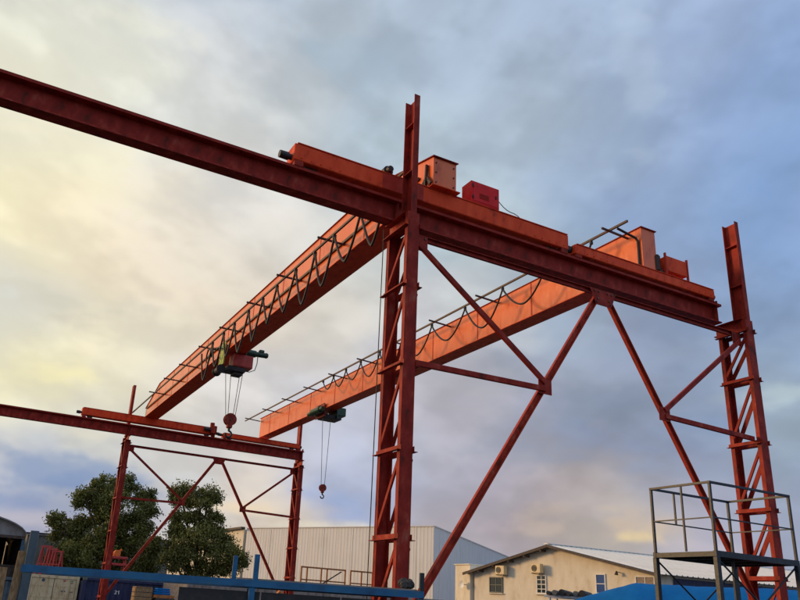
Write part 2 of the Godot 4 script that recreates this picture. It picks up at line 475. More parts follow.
# ------------------------------------------------------------ sky
func fill_sky() -> Image:
	# broad colours of the overcast evening sky by azimuth and elevation, then broken up by cloud noise
	var cw := 360
	var ch := 100
	var ax := PackedFloat32Array()
	var ay := PackedFloat32Array()
	var sg := PackedFloat32Array()
	var col := []
	for i in range(0, SKY_POINTS.size(), 5):
		ax.append(SKY_POINTS[i])
		ay.append(SKY_POINTS[i + 1])
		sg.append(2.3)
		col.append(Color(SKY_POINTS[i + 2] / 255.0, SKY_POINTS[i + 3] / 255.0, SKY_POINTS[i + 4] / 255.0).srgb_to_linear())
	# the rest of the sky goes on as the part in view: warm bank of cloud on the sun's side, grey blue cover elsewhere
	for e in [[-22, 8, 240, 226, 184, 9], [-22, 26, 240, 230, 200, 9], [-40, 8, 240, 224, 182, 11], [-40, 24, 240, 230, 200, 11], [-62, 10, 228, 214, 186, 12], [-62, 30, 222, 216, 200, 12],
			[-90, 12, 200, 198, 196, 16], [-90, 40, 194, 200, 206, 16], [-125, 15, 178, 188, 204, 20], [-160, 20, 168, 182, 206, 22], [165, 20, 164, 180, 208, 22], [130, 18, 158, 176, 208, 20],
			[95, 14, 148, 170, 206, 16], [95, 40, 146, 170, 210, 16], [76, 10, 152, 168, 200, 9], [76, 30, 128, 158, 204, 9], [20, 60, 176, 190, 208, 12], [-30, 55, 206, 208, 206, 14], [70, 60, 156, 176, 210, 14],
			[-150, 55, 178, 190, 208, 24], [150, 55, 168, 184, 210, 24], [0, 85, 178, 190, 208, 20], [-90, 75, 188, 196, 208, 20], [90, 75, 168, 184, 210, 20], [180, 80, 174, 188, 210, 24],
			[20, -4, 196, 186, 180, 7], [45, -4, 186, 178, 184, 7], [0, -4, 200, 190, 186, 7]]:
		ax.append(e[0])
		ay.append(e[1])
		sg.append(e[5])
		col.append(Color(e[2] / 255.0, e[3] / 255.0, e[4] / 255.0).srgb_to_linear())
	var n := ax.size()
	var base := PackedVector3Array()
	base.resize(cw * ch)
	for y in ch:
		var el := -8.0 + y
		var ce := maxf(cos(deg_to_rad(el)), 0.12)
		for x in cw:
			var az := -180.0 + x
			var s := Vector3.ZERO
			var w := 0.0
			for i in n:
				var de := el - ay[i]
				if absf(de) > sg[i] * 4.0:
					continue
				var da := absf(az - ax[i])
				if da > 180.0:
					da = 360.0 - da
				da *= ce
				if da > sg[i] * 4.0:
					continue
				var q := exp(-(da * da + de * de) / (2.0 * sg[i] * sg[i]))
				w += q
				var c: Color = col[i]
				s += Vector3(c.r, c.g, c.b) * q
			base[y * cw + x] = s / w if w > 1e-5 else Vector3(0.42, 0.48, 0.6)
	var na := FastNoiseLite.new()
	na.noise_type = FastNoiseLite.TYPE_SIMPLEX_SMOOTH
	na.seed = 8
	na.frequency = 3.2
	na.fractal_octaves = 5
	na.fractal_gain = 0.55
	var nb: FastNoiseLite = na.duplicate()
	nb.seed = 21
	var nd: FastNoiseLite = na.duplicate()
	nd.seed = 34
	nd.frequency = 5.0
	nd.fractal_octaves = 6
	var cl := []
	for e in CLOUDS:
		var cc := Color(e[4] / 255.0, e[5] / 255.0, e[6] / 255.0).srgb_to_linear()
		cl.append([float(e[0]), float(e[1]), float(e[2]), float(e[3]), Vector3(cc.r, cc.g, cc.b), float(e[7])])
	var nw: FastNoiseLite = na.duplicate()
	nw.seed = 55
	nw.frequency = 9.0
	nw.fractal_octaves = 6
	nw.fractal_gain = 0.6
	var ns: FastNoiseLite = na.duplicate()
	ns.seed = 91
	ns.frequency = 0.035
	ns.fractal_octaves = 4
	var W := 2048
	var H := 1024
	var img := Image.create_empty(W, H, false, Image.FORMAT_RGBF)
	img.fill(Color(0.40, 0.36, 0.33))
	for v in int(H * 0.53):
		var el := 90.0 - 180.0 * (v + 0.5) / H
		var se := sin(deg_to_rad(el))
		var ce := cos(deg_to_rad(el))
		for uu in W:
			var azr := wrapf(TAU * (uu + 0.5) / W, -PI, PI)
			var px := sin(azr) * ce
			var pz := -cos(azr) * ce
			var py := se * 1.9
			var fx := 4.2 * na.get_noise_3d(px, py, pz)
			var fy := 3.4 * nb.get_noise_3d(px, py, pz)
			var d := nd.get_noise_3d(px + se * 0.6, py, pz)
			var x := rad_to_deg(azr) + fx / maxf(ce, 0.15) + 180.0
			var y := clampf(el + fy + 8.0, 0.0, ch - 1.01)
			x = fposmod(x, 360.0)
			var x0 := int(x)
			var y0 := int(y)
			var tx := x - x0
			var ty := y - y0
			var x1 := (x0 + 1) % 360
			var c := base[y0 * cw + x0].lerp(base[y0 * cw + x1], tx).lerp(base[(y0 + 1) * cw + x0].lerp(base[(y0 + 1) * cw + x1], tx), ty)
			c *= 1.03 + 0.10 * d + 0.13 * (smoothstep(-0.22, 0.30, d) - 0.5)
			var adeg := rad_to_deg(azr)
			if adeg > -14.0 and adeg < 72.0 and el < 50.0:
				var w0 := nw.get_noise_3d(px, py * 1.3, pz)
				for e in cl:
					var dx: float = (adeg - e[0]) * ce / e[2]
					if absf(dx) > 2.2:
						continue
					var dy: float = (el - e[1]) / e[3]
					if absf(dy) > 2.2:
						continue
					var k := smoothstep(0.05, 1.05, 1.15 - sqrt(dx * dx + dy * dy) * 0.75 + w0 * 1.3 + d * 0.5)
					c = c.lerp(e[4], k * e[5])
				# long wisps drawn out by the wind, rising to the right
				var sl := adeg * 0.78 + el * 0.62
				var tl := el * 0.78 - adeg * 0.62
				var ws := ns.get_noise_2d(sl * 0.9 + w0 * 3.0, tl * 4.5 + d * 5.0)
				c *= 1.0 + 0.04 * w0 + 0.13 * ws * smoothstep(4.0, 34.0, adeg)
			img.set_pixel(uu, v, Color(c.x, c.y, c.z))
	return img

# ------------------------------------------------------------ runways
func runway_beam(z: float, label: String) -> void:
	var t := thing("runway_beam", label, "steel beam", Vector3(-4.0, TOP - 0.385, z), "runway beams")
	var a := Vector3(-15.5, TOP - 0.1925, z)
	var b := Vector3(7.59, TOP - 0.1925, z)
	var st := mb()
	var prof := PackedVector2Array([Vector2(-0.105, -0.1925), Vector2(0.105, -0.1925), Vector2(0.105, -0.168), Vector2(0.008, -0.168), Vector2(0.008, 0.148), Vector2(0.13, 0.148), Vector2(0.13, 0.1925), Vector2(-0.13, 0.1925), Vector2(-0.13, 0.148), Vector2(-0.008, 0.148), Vector2(-0.008, -0.168), Vector2(-0.105, -0.168)])
	drawn(st, prof, a, b, Vector3.BACK, UP)
	part(st, "beam", M["oxide"], t)
	st = mb()
	box2(st, Vector3(-15.5, TOP + 0.001, z - 0.02), Vector3(7.55, TOP + 0.03, z + 0.02), 0.006)
	part(st, "crane_rail", M["rail"], t)
	for x in [-7.3, 0.20, 7.5]:
		for s in [-1.0, 1.0]:
			st = mb()
			box2(st, Vector3(x - 0.006, TOP - 0.36, z + s * 0.009), Vector3(x + 0.006, TOP - 0.046, z + s * 0.098))
			part(st, "stiffener", M["oxide"], t)
	st = mb()
	box2(st, Vector3(7.555, TOP + 0.002, z - 0.06), Vector3(7.585, TOP + 0.10, z + 0.06), 0.006)
	part(st, "end_stop", M["oxide"], t)

# leg under the beam at z = 0, outer leg towards +z
func lattice_column(label: String) -> Node3D:
	var t := thing("lattice_column", label, "steel column", Vector3.ZERO, "columns that carry the runways")
	var bot := TOP - 0.385
	var st := mb()
	drawn(st, channel(0.20, 0.075, 0.009), Vector3(0, 0.02, 0.57), Vector3(0, 7.76, 0.57), Vector3.LEFT, Vector3.FORWARD)
	lpart(st, "outer_leg", M["oxide"], t)
	st = mb()
	drawn(st, channel(0.20, 0.075, 0.009), Vector3(0, 0.02, -0.03), Vector3(0, bot - 0.23, -0.03), Vector3.RIGHT, Vector3.BACK)
	lpart(st, "inner_leg", M["oxide"], t)
	# raised stub of channel, open to the left, with two web plates
	st = mb()
	drawn(st, channel(0.28, 0.10, 0.009), Vector3(0.05, 7.76, 0.43), Vector3(0.05, 9.87, 0.43), Vector3.BACK, Vector3.LEFT)
	var stub := lpart(st, "stub", M["oxide"], t)
	for y in [9.36, 8.5]:
		st = mb()
		box2(st, Vector3(-0.042, y, 0.302), Vector3(0.04, y + 0.01, 0.558))
		lpart(st, "web_plate", M["oxide"], stub)
	# short bracket that carries the beam
	st = mb()
	drawn(st, i_section(0.18, 0.225, 0.014, 0.012), Vector3(0, bot - 0.115, -0.13), Vector3(0, bot - 0.115, 0.468), Vector3.RIGHT, UP)
	lpart(st, "bracket", M["oxide"], t)
	var ys := [7.55, 6.6, 5.4, 4.2, 3.05, 1.9, 0.75]
	for s in [-1.0, 1.0]:
		for i in ys.size():
			var y: float = ys[i]
			st = mb()
			drawn(st, angle(s * 0.062, 0.075, 0.008), Vector3(s * 0.1015, y - 0.04, -0.07), Vector3(s * 0.1015, y - 0.04, 0.60), Vector3.RIGHT, UP)
			lpart(st, "batten", M["oxide"], t)
			if i > 0:
				var hi: float = ys[i - 1]
				st = mb()
				var lx := 0.1075 if s > 0.0 else -0.078
				bar(st, Vector3(lx, y + 0.08, 0.0), Vector3(lx, hi - 0.12, 0.53), 0.03 if s < 0.0 else 0.012, 0.05 if s < 0.0 else 0.085, UP)
				lpart(st, "lacing_bar", M["oxide"], t)
	st = mb()
	box2(st, Vector3(-0.24, 0.0, -0.22), Vector3(0.24, 0.025, 0.70))
	lpart(st, "base_plate", M["oxide"], t)
	return t

func brace_frame(z: float, label: String, x0: float, x1: float) -> void:
	var t := thing("brace_frame", label, "steel bracing", Vector3((x0 + x1) / 2, 1.9, z), "K braces between the columns")
	var mid := (x0 + x1) / 2 + 0.14
	var n := Vector3.BACK
	var st := mb()
	drawn(st, channel(0.09, 0.05, 0.008), Vector3(x0, 7.465, z - 0.025), Vector3(x1, 7.465, z - 0.025), UP, n)
	part(st, "top_strut", M["oxide"], t)
	for s in [-1.0, 1.0]:
		var col := x0 if s < 0 else x1
		var foot := Vector3(col + s * -0.02, 1.98, z)
		var head := Vector3(mid + s * 0.13, 7.36, z)
		var d := (head - foot).normalized()
		var side := d.cross(n).normalized()
		st = mb()
		drawn(st, channel(0.11, 0.055, 0.009), foot - n * 0.02, head - n * 0.02, side, n)
		part(st, "main_diagonal", M["brace"], t)
		var k := (5.56 - foot.y) / (head.y - foot.y)
		var node := foot.lerp(head, k)
		st = mb()
		bar(st, Vector3(col - s * 0.01, 5.46, z + 0.052), node + Vector3(0, -0.05, 0.052), 0.05, 0.085, UP, 0.006)
		part(st, "side_strut", M["oxide"], t)
		st = mb()
		bar(st, Vector3(col - s * 0.06, 7.34, z + 0.052), node + Vector3(-s * 0.0, 0.05, 0.052), 0.05, 0.085, UP, 0.006)
		part(st, "side_diagonal", M["oxide"], t)
		st = mb()
		box2(st, node + Vector3(-0.13, -0.13, 0.0365), node + Vector3(0.13, 0.11, 0.0435))
		part(st, "node_plate", M["oxide"], t)
		st = mb()
		box2(st, Vector3(col - s * 0.002, 7.24, z + 0.0285), Vector3(col - s * 0.24, 7.50, z + 0.0345))
		part(st, "corner_plate", M["oxide"], t)
	st = mb()
	drawn(st, PackedVector2Array([Vector2(-0.3, 0.09), Vector2(-0.17, -0.2), Vector2(0.17, -0.2), Vector2(0.3, 0.09)]), Vector3(mid, 7.42, z + 0.0365), Vector3(mid, 7.42, z + 0.0435), Vector3.RIGHT, UP)
	part(st, "centre_plate", M["oxide"], t)
	if z > -1.0:
		var spots := []
		for q in [-0.19, -0.10, 0.10, 0.19]:
			spots.append(Vector3(mid + q, 7.465, z + 0.0435))
		for q in [-1.0, 1.0]:
			spots.append(Vector3(mid + q * 0.13, 7.33, z + 0.0435))
			spots.append(Vector3(mid + q * 0.17, 7.27, z + 0.0435) - Vector3(q * 0.015, 0, 0))
		for q in [x0 + 0.05, x0 + 0.19, x1 - 0.05, x1 - 0.19]:
			spots.append(Vector3(q, 7.45, z + 0.0345))
			spots.append(Vector3(q, 7.29, z + 0.0345))
		for sp in spots:
			st = mb()
			cyl(st, sp, sp + Vector3(0, 0, 0.016), 0.017, 0.017, 6)
			part(st, "bolt", M["rail"], t)

# ------------------------------------------------------------ cranes
func end_carriage(t: Node3D, xa: float, xb: float, ya: float, yb: float, z: float, near: bool) -> void:
	var st := mb()
	box2(st, Vector3(xa, ya, z - 0.15), Vector3(xb, yb, z + 0.15), 0.012)
	var c := part(st, "end_carriage", M["orange"], t)
	st = mb()      # top and bottom plates a little wider than the box
	box2(st, Vector3(xa + 0.04, yb + 0.0005, z - 0.162), Vector3(xb - 0.02, yb + 0.0125, z + 0.162))
	part(st, "cover_plate", M["orange"], c)
	for x in [xa + 0.32, xb - 0.32]:
		st = mb()
		cyl(st, Vector3(x, TOP + 0.142, z - 0.045), Vector3(x, TOP + 0.142, z + 0.045), 0.11, 0.11, 20)
		for q in [-0.055, 0.045]:
			cyl(st, Vector3(x, TOP + 0.142, z + q), Vector3(x, TOP + 0.142, z + q + 0.01), 0.13, 0.13, 20)
		part(st, "wheel", M["rail"], c)
	for e in [[xa, -1.0], [xb, 1.0]]:
		st = mb()
		cyl(st, Vector3(e[0] + e[1] * 0.001, ya + 0.09, z + 0.03), Vector3(e[0] + e[1] * 0.05, ya + 0.09, z + 0.03), 0.045, 0.045, 16)
		cyl(st, Vector3(e[0] + e[1] * 0.05, ya + 0.09, z + 0.03), Vector3(e[0] + e[1] * (0.19 if xb < 5.0 or e[1] < 0.0 else 0.10), ya + 0.09, z + 0.03), 0.062, 0.058, 16)
		part(st, "buffer", M["black"], c)
	# guard brackets under both ends
	for e in [[xa + 0.02, xa + 0.16], [xb - 0.16, xb - 0.02]]:
		st = mb()
		box2(st, Vector3(e[0], TOP + 0.004, z + 0.05), Vector3(e[1], ya - 0.0005, z + 0.14))
		part(st, "rail_guard", M["oxide"], c)
	# bolts along the face
	if near:
		var x := xa + 0.12
		var face := z + 0.15
		while x < xa + 0.8:
			for xx in [x, xb - (x - xa)]:
				st = mb()
				cyl(st, Vector3(xx, ya + 0.05, face), Vector3(xx, ya + 0.05, face + 0.012), 0.012, 0.012, 6)
				part(st, "bolt", M["orange"], c)
			x += 0.16

func girder(t: Node3D, prof: PackedVector2Array, xa: float, xb: float, plates: Array) -> MeshInstance3D:
	# side elevation (z, y) drawn across in x
	var st := mb()
	drawn(st, prof, Vector3(xa, 0, 0), Vector3(xb, 0, 0), Vector3.BACK, UP)
	var g := part(st, "girder", M["girder"], t)
	for p in plates:
		st = mb()
		bar(st, Vector3((xa + xb) / 2, p[1], p[0]), Vector3((xa + xb) / 2, p[3], p[2]), xb - xa + p[4], 0.016, UP)
		part(st, "flange_plate", M["orange"] if p[4] > 0.05 else M["oxide"], g)
	return g

func sag(a: Vector3, b: Vector3, low: float, n := 14, pinch := 1.0) -> Array:
	var pts := []
	for i in n + 1:
		var k := float(i) / n
		var w := pow(absf(k * 2.0 - 1.0), pinch)
		var p := a.lerp(b, k)
		p.y = lerpf(low, p.y, w)
		pts.append(p)
	return pts

func crane_long() -> void:
	var xa := 0.77
	var xb := 1.21
	var t := thing("overhead_crane", "orange red bridge crane with long girder and bright red cabinet, passing behind the tall column", "overhead crane", Vector3(0.99, 8.25, -SPAN / 2), "bridge cranes on the runways")
	var prof := PackedVector2Array([Vector2(0.2, 8.60), Vector2(0.2, 9.13), Vector2(-1.6, 9.55), Vector2(-18.2, 9.55), Vector2(-20.15, 8.98), Vector2(-20.15, 8.60)])
	var g := girder(t, prof, xa, xb, [[0.235, 9.14, -1.6, 9.56, 0.05], [-1.6, 9.56, -18.2, 9.56, 0.05], [-18.2, 9.56, -20.18, 8.98, 0.05], [0.26, 8.59, -20.2, 8.59, 0.09]])
	for z in range(1, 10):
		var st0 := mb()
		box2(st0, Vector3(xa - 0.004, 8.61, -z * 2.0 - 0.15), Vector3(xa - 0.0005, 9.53, -z * 2.0 - 0.11))
		part(st0, "weld_seam", M["splice"], g)
	end_carriage(t, -1.62, 3.65, 8.285, 8.565, 0.0, true)
	end_carriage(t, -1.62, 3.62, 8.295, 8.565, -SPAN, false)
	var st := mb()
	for x in [xa + 0.05, xb - 0.05]:
		for y in [8.68, 8.86, 9.04]:
			st = mb()
			cyl(st, Vector3(x, y, 0.2), Vector3(x, y, 0.214), 0.015, 0.015, 6)
			part(st, "bolt", M["rail"], g)
	st = mb()
	box2(st, Vector3(3.36, 8.30, -SPAN + 0.151), Vector3(3.60, 8.62, -SPAN + 0.36), 0.02)
	cyl(st, Vector3(3.42, 8.55, -SPAN + 0.25), Vector3(3.42, 8.74, -SPAN + 0.25), 0.09, 0.09, 14)
	part(st, "drive_unit", M["oxide"], t)
	st = mb()
	cyl(st, Vector3(3.10, 8.46, -SPAN + 0.25), Vector3(3.359, 8.46, -SPAN + 0.25), 0.075, 0.075, 14)
	part(st, "gear_motor", M["black"], t)
	st = mb()
	box2(st, Vector3(-0.13, 8.287, 0.15), Vector3(0.62, 8.56, 0.158), 0.002)
	part(st, "splice_plate", M["splice"], t)
	# cable bracket on the near end of the girder
	st = mb()
	for q in [[0.05, 0.62], [-0.12, 0.30], [0.20, 0.30]]:
		bar(st, Vector3(xa - 0.05, 8.62, q[0]), Vector3(xa - 0.03, 8.62 + q[1] * 0.7, 0.04), 0.03, 0.05)
	part(st, "cable_bracket", M["festoon"], t)
	st = mb()
	cyl(st, Vector3(0.04, 8.72, 0.02), Vector3(0.04, 8.72, -0.30), 0.085, 0.085, 16)
	cyl(st, Vector3(0.04, 8.72, 0.02), Vector3(0.04, 8.72, 0.10), 0.06, 0.05, 12)
	box2(st, Vector3(-0.06, 8.58, -0.24), Vector3(0.14, 8.66, 0.0))
	part(st, "drive_motor", M["black"], t)
	# control cabinet on the near carriage
	st = mb()
	box2(st, Vector3(1.56, 8.60, -0.13), Vector3(2.14, 9.0, 0.14), 0.008)
	var cab := part(st, "control_cabinet", M["cabinet"], t, "bright red control cabinet on the near carriage")
	st = mb()
	box2(st, Vector3(1.60, 8.63, 0.14), Vector3(2.10, 8.97, 0.147), 0.003)
	part(st, "door", M["cabinet"], cab)
	st = mb()
	box2(st, Vector3(2.05, 8.78, 0.147), Vector3(2.075, 8.84, 0.162), 0.003)
	part(st, "door_handle", M["black"], cab)
	for y in [8.69, 8.91]:
		st = mb()
		cyl(st, Vector3(1.595, y - 0.03, 0.15), Vector3(1.595, y + 0.03, 0.15), 0.012, 0.012, 8)
		part(st, "hinge", M["black"], cab)
	for i in 4:
		st = mb()
		box2(st, Vector3(1.72, 8.70 + i * 0.026, 0.147), Vector3(1.92, 8.712 + i * 0.026, 0.156), 0.002)
		part(st, "louvre", M["splice"], cab)
	for i in 3:
		st = mb()
		cyl(st, Vector3(2.14, 8.70 + i * 0.08, 0.02), Vector3(2.17, 8.70 + i * 0.08, 0.02), 0.02, 0.016, 10)
		part(st, "cable_gland", M["black"], cab)
	for x in [1.62, 2.08]:
		st = mb()
		box2(st, Vector3(x - 0.03, 8.578, -0.12), Vector3(x + 0.03, 8.60, 0.13))
		part(st, "foot_rail", M["oxide"], cab)
	st = mb()
	tube(st, sag(Vector3(2.15, 8.88, 0.05), Vector3(2.75, 8.58, 0.05), 8.70, 8), 0.007, 5)
	part(st, "control_wire", M["cable"], t)
	# festoon: rail on arms along the sunny side, cable in narrow loops up to the hoist
	for i in 9:
		var z := -0.95 - i * 2.0 - (0.1 if i % 2 == 0 else 0.0)
		st = mb()
		bar(st, Vector3(xa, 8.875, z), Vector3(0.18, 8.875, z), 0.035, 0.035)
		part(st, "festoon_arm", M["festoon"], t)
	st = mb()
	bar(st, Vector3(0.36, 8.835, 0.05), Vector3(0.36, 8.835, -20.7), 0.036, 0.042)
	part(st, "festoon_rail", M["festoon"], t)
	st = mb()
	bar(st, Vector3(xa - 0.022, 8.925, -0.2), Vector3(xa - 0.022, 8.925, -19.9), 0.04, 0.05)
	part(st, "conduit", M["festoon"], t)
	var z0 := -0.55
	var i2 := 0
	while z0 > -10.2:
		var z1 := z0 - 0.96 - 0.10 * sin(i2 * 2.1)
		st = mb()
		bar(st, Vector3(0.36, 8.81, z0), Vector3(0.36, 8.72, z0), 0.03, 0.07)
		part(st, "cable_trolley", M["black"], t)
		st = mb()
		tube(st, sag(Vector3(0.36, 8.74, z0 - 0.02), Vector3(0.36, 8.74, z1 + 0.02), 7.93 + 0.11 * sin(i2 * 1.7), 18, 1.3 + 0.25 * sin(i2 * 0.9)), 0.025, 6)
		part(st, "festoon_cable", M["cable"], t)
		z0 = z1
		i2 += 1

func crane_short() -> void:
	var xa := 5.635
	var xb := 6.0
	var t := thing("overhead_crane", "orange red bridge crane with straight girder and cable loops, beyond the near one", "overhead crane", Vector3(5.8, 8.25, -SPAN / 2), "bridge cranes on the runways")
	var prof := PackedVector2Array([Vector2(0.02, 8.50), Vector2(0.02, 9.37), Vector2(-20.25, 9.37), Vector2(-20.25, 8.55), Vector2(-0.35, 8.55), Vector2(-0.35, 8.50)])
	var g := girder(t, prof, xa, xb, [[0.05, 9.38, -20.28, 9.38, 0.05], [-0.36, 8.54, -20.28, 8.54, 0.07]])
	var st := mb()
	box2(st, Vector3(xa - 0.05, 8.46, -0.30), Vector3(xb + 0.05, 8.498, 0.07))
	part(st, "seat_plate", M["oxide"], g)
	for z in range(1, 10):
		st = mb()
		box2(st, Vector3(xa - 0.004, 8.56, -z * 2.0 - 1.15), Vector3(xa - 0.0005, 9.36, -z * 2.0 - 1.11))
		part(st, "weld_seam", M["splice"], g)
	end_carriage(t, 3.80, 7.40, 8.265, 8.445, 0.0, true)
	end_carriage(t, 3.95, 7.38, 8.275, 8.445, -SPAN, false)
	# control box on a small frame
	st = mb()
	box2(st, Vector3(6.16, 8.56, -0.13), Vector3(6.70, 8.88, 0.12), 0.008)
	var cb := part(st, "control_box", M["orange"], t)
	st = mb()
	for x in [6.13, 6.72]:
		for z in [-0.12, 0.11]:
			box2(st, Vector3(x - 0.014, 8.459, z - 0.02), Vector3(x + 0.014, 8.93, z + 0.02))
	part(st, "box_frame", M["splice"], cb)
	st = mb()
	cyl(st, Vector3(6.02, 8.56, 0.0), Vector3(6.02, 8.86, 0.0), 0.07, 0.07, 14)
	cyl(st, Vector3(6.02, 8.86, 0.0), Vector3(6.02, 8.89, 0.0), 0.05, 0.05, 14)
	box2(st, Vector3(6.004, 8.458, -0.08), Vector3(6.1, 8.56, 0.08))
	part(st, "drive_motor", M["festoon"], t)
	for i in 11:
		var z := -0.3 - i * 2.0
		st = mb()
		bar(st, Vector3(xa, 9.27, z), Vector3(4.95, 9.30, z), 0.034, 0.034)
		part(st, "festoon_arm", M["festoon"], t)
	st = mb()
	bar(st, Vector3(5.2, 9.345, 0.1), Vector3(5.2, 9.345, -21.0), 0.036, 0.042)
	part(st, "festoon_rail", M["festoon"], t)
	st = mb()
	tube(st, [Vector3(5.2, 9.30, -0.15), Vector3(5.42, 9.22, -0.1), Vector3(5.57, 9.16, -0.06), Vector3(5.61, 9.1, -0.05), Vector3(5.612, 8.85, -0.05), Vector3(5.612, 8.5, -0.05)], 0.025, 7)
	part(st, "conduit", M["cable"], t)
	var tops := [-0.83, -2.15, -3.6, -5.06, -6.54, -7.95, -9.31, -10.5, -11.5, -12.4, -13.2]
	for i in tops.size():
		var z: float = tops[i]
		st = mb()
		bar(st, Vector3(5.2, 9.322, z), Vector3(5.2, 9.25, z), 0.03, 0.07)
		part(st, "cable_trolley", M["black"], t)
		if i + 1 < tops.size():
			st = mb()
			var zb: float = tops[i + 1]
			tube(st, sag(Vector3(5.2, 9.27, z), Vector3(5.2, 9.27, zb), 8.62 + 0.07 * sin(i * 2.3) + (0.25 if i > 6 else 0.0), 16, 1.8), 0.022, 6)
			part(st, "festoon_cable", M["cable"], t)

# hook block: two cheeks, sheave and forged hook
func hook_block(t: Node3D, c: Vector3, k: float) -> void:
	var st := mb()
	cyl(st, c + Vector3(0, 0, -0.07) * k, c + Vector3(0, 0, -0.045) * k, 0.17 * k, 0.17 * k, 22)
	cyl(st, c + Vector3(0, 0, 0.045) * k, c + Vector3(0, 0, 0.07) * k, 0.17 * k, 0.17 * k, 22)
	box2(st, c + Vector3(-0.07, -0.24, -0.069) * k, c + Vector3(0.07, -0.1, 0.069) * k, 0.02)
	var b := part(st, "hook_block", M["hook_red"], t)
	st = mb()
	cyl(st, c + Vector3(0, 0, -0.044) * k, c + Vector3(0, 0, 0.044) * k, 0.13 * k, 0.13 * k, 22)
	cyl(st, c + Vector3(0, 0, -0.09) * k, c + Vector3(0, 0, 0.09) * k, 0.035 * k, 0.035 * k, 12)
	part(st, "sheave", M["rail"], b)
	st = mb()
	cyl(st, c + Vector3(0, -0.24, 0) * k, c + Vector3(0, -0.32, 0) * k, 0.035 * k, 0.03 * k, 12)
	var pts := []
	for i in 17:
		var a := lerpf(PI * 0.5, PI * 0.5 - TAU * 0.76, i / 16.0)
		pts.append(c + Vector3(cos(a) * 0.085, -0.40 + sin(a) * 0.085, 0) * k)
	tube(st, pts, 0.028 * k, 8)
	part(st, "hook", M["black"], b)

func hoist_long() -> void:
	var z := -9.9
	var t := thing("wire_rope_hoist", "hoist with red box and green side plate painted as sunlit, its red hook block on four ropes", "hoist", Vector3(0.99, 8.1, z), "hoists under the crane girders")
	var st := mb()
	box2(st, Vector3(0.92, 8.17, z - 0.35), Vector3(1.49, 8.53, z + 0.04), 0.012)
	var b := part(st, "gear_box", M["box_red"], t)
	st = mb()
	box2(st, Vector3(0.95, 8.20, z + 0.04), Vector3(1.46, 8.50, z + 0.052), 0.004)
	part(st, "cover", M["box_red"], b)
	# side plates that hang from the lower flange
	for x in [0.66, 1.28]:
		st = mb()
		drawn(st, PackedVector2Array([Vector2(-0.42, 8.20), Vector2(0.04, 8.20), Vector2(0.10, 8.78), Vector2(0.0, 8.86), Vector2(-0.30, 8.80)]), Vector3(x, 0, z - 0.1), Vector3(x + 0.03, 0, z - 0.1), Vector3.BACK, UP)
		part(st, "side_plate", M["lime"] if x < 1.0 else M["green"], t)
	for zz in [-0.40, -0.08]:
		for s in [[0.69, 0.758], [1.222, 1.28]]:
			st = mb()
			cyl(st, Vector3(s[0], 8.69, z + zz), Vector3(s[1], 8.69, z + zz), 0.075, 0.075, 16)
			part(st, "travel_wheel", M["rail"], t)
	# drum below, along the girder
	st = mb()
	cyl(st, Vector3(0.64, 8.06, z - 0.5), Vector3(0.64, 8.06, z - 0.12), 0.10, 0.10, 20)
	for q in [-0.52, -0.14]:
		cyl(st, Vector3(0.64, 8.06, z + q), Vector3(0.64, 8.06, z + q + 0.03), 0.125, 0.125, 20)
	part(st, "drum", M["black"], t)
	st = mb()
	box2(st, Vector3(0.78, 8.03, z - 0.42), Vector3(1.30, 8.168, z + 0.02), 0.01)
	box2(st, Vector3(0.98, 7.94, z - 0.30), Vector3(1.24, 8.03, z - 0.04), 0.01)
	part(st, "under_frame", M["black"], t)
	# motor that sticks out on the right
	st = mb()
	cyl(st, Vector3(1.31, 8.68, z - 0.15), Vector3(1.60, 8.68, z - 0.15), 0.10, 0.10, 18)
	cyl(st, Vector3(1.60, 8.68, z - 0.15), Vector3(1.92, 8.70, z - 0.15), 0.075, 0.075, 18)
	cyl(st, Vector3(1.92, 8.70, z - 0.15), Vector3(1.97, 8.70, z - 0.15), 0.085, 0.06, 18)
	box2(st, Vector3(1.70, 8.75, z - 0.21), Vector3(1.84, 8.83, z - 0.09), 0.01)
	part(st, "motor", M["green"], t)
	st = mb()
	tube(st, [Vector3(1.66, 8.62, z - 0.1), Vector3(1.62, 8.35, z), Vector3(1.56, 8.15, z + 0.03), Vector3(1.42, 8.08, z), Vector3(1.28, 8.1, z - 0.05)], 0.012, 6)
	part(st, "motor_cable", M["rope"], t)
	st = mb()    # cable reel arm on the sunny side
	ring_shape(st, Vector3(0.42, 8.55, z - 0.75), Vector3.RIGHT, 0.2, 0.022)
	ring_shape(st, Vector3(0.42, 8.62, z - 0.45), Vector3(1, 0, 0.3), 0.17, 0.02)
	tube(st, [Vector3(0.42, 8.75, z - 0.75), Vector3(0.5, 8.68, z - 0.3), Vector3(0.64, 8.6, z)], 0.02, 6)
	part(st, "cable_coil", M["cable"], t)
	var c := Vector3(1.07, 6.70, z - 0.15)
	for e in [[0.80, -0.13, 7.95], [0.95, -0.07, 7.95], [1.20, 0.07, 7.95], [1.285, 0.13, 8.03]]:
		st = mb()
		cyl(st, Vector3(e[0], e[2], z - 0.15), c + Vector3(e[1], 0.06, 0.0), 0.009, 0.009, 6)
		part(st, "rope", M["rope"], t)
	hook_block(t, c, 1.0)

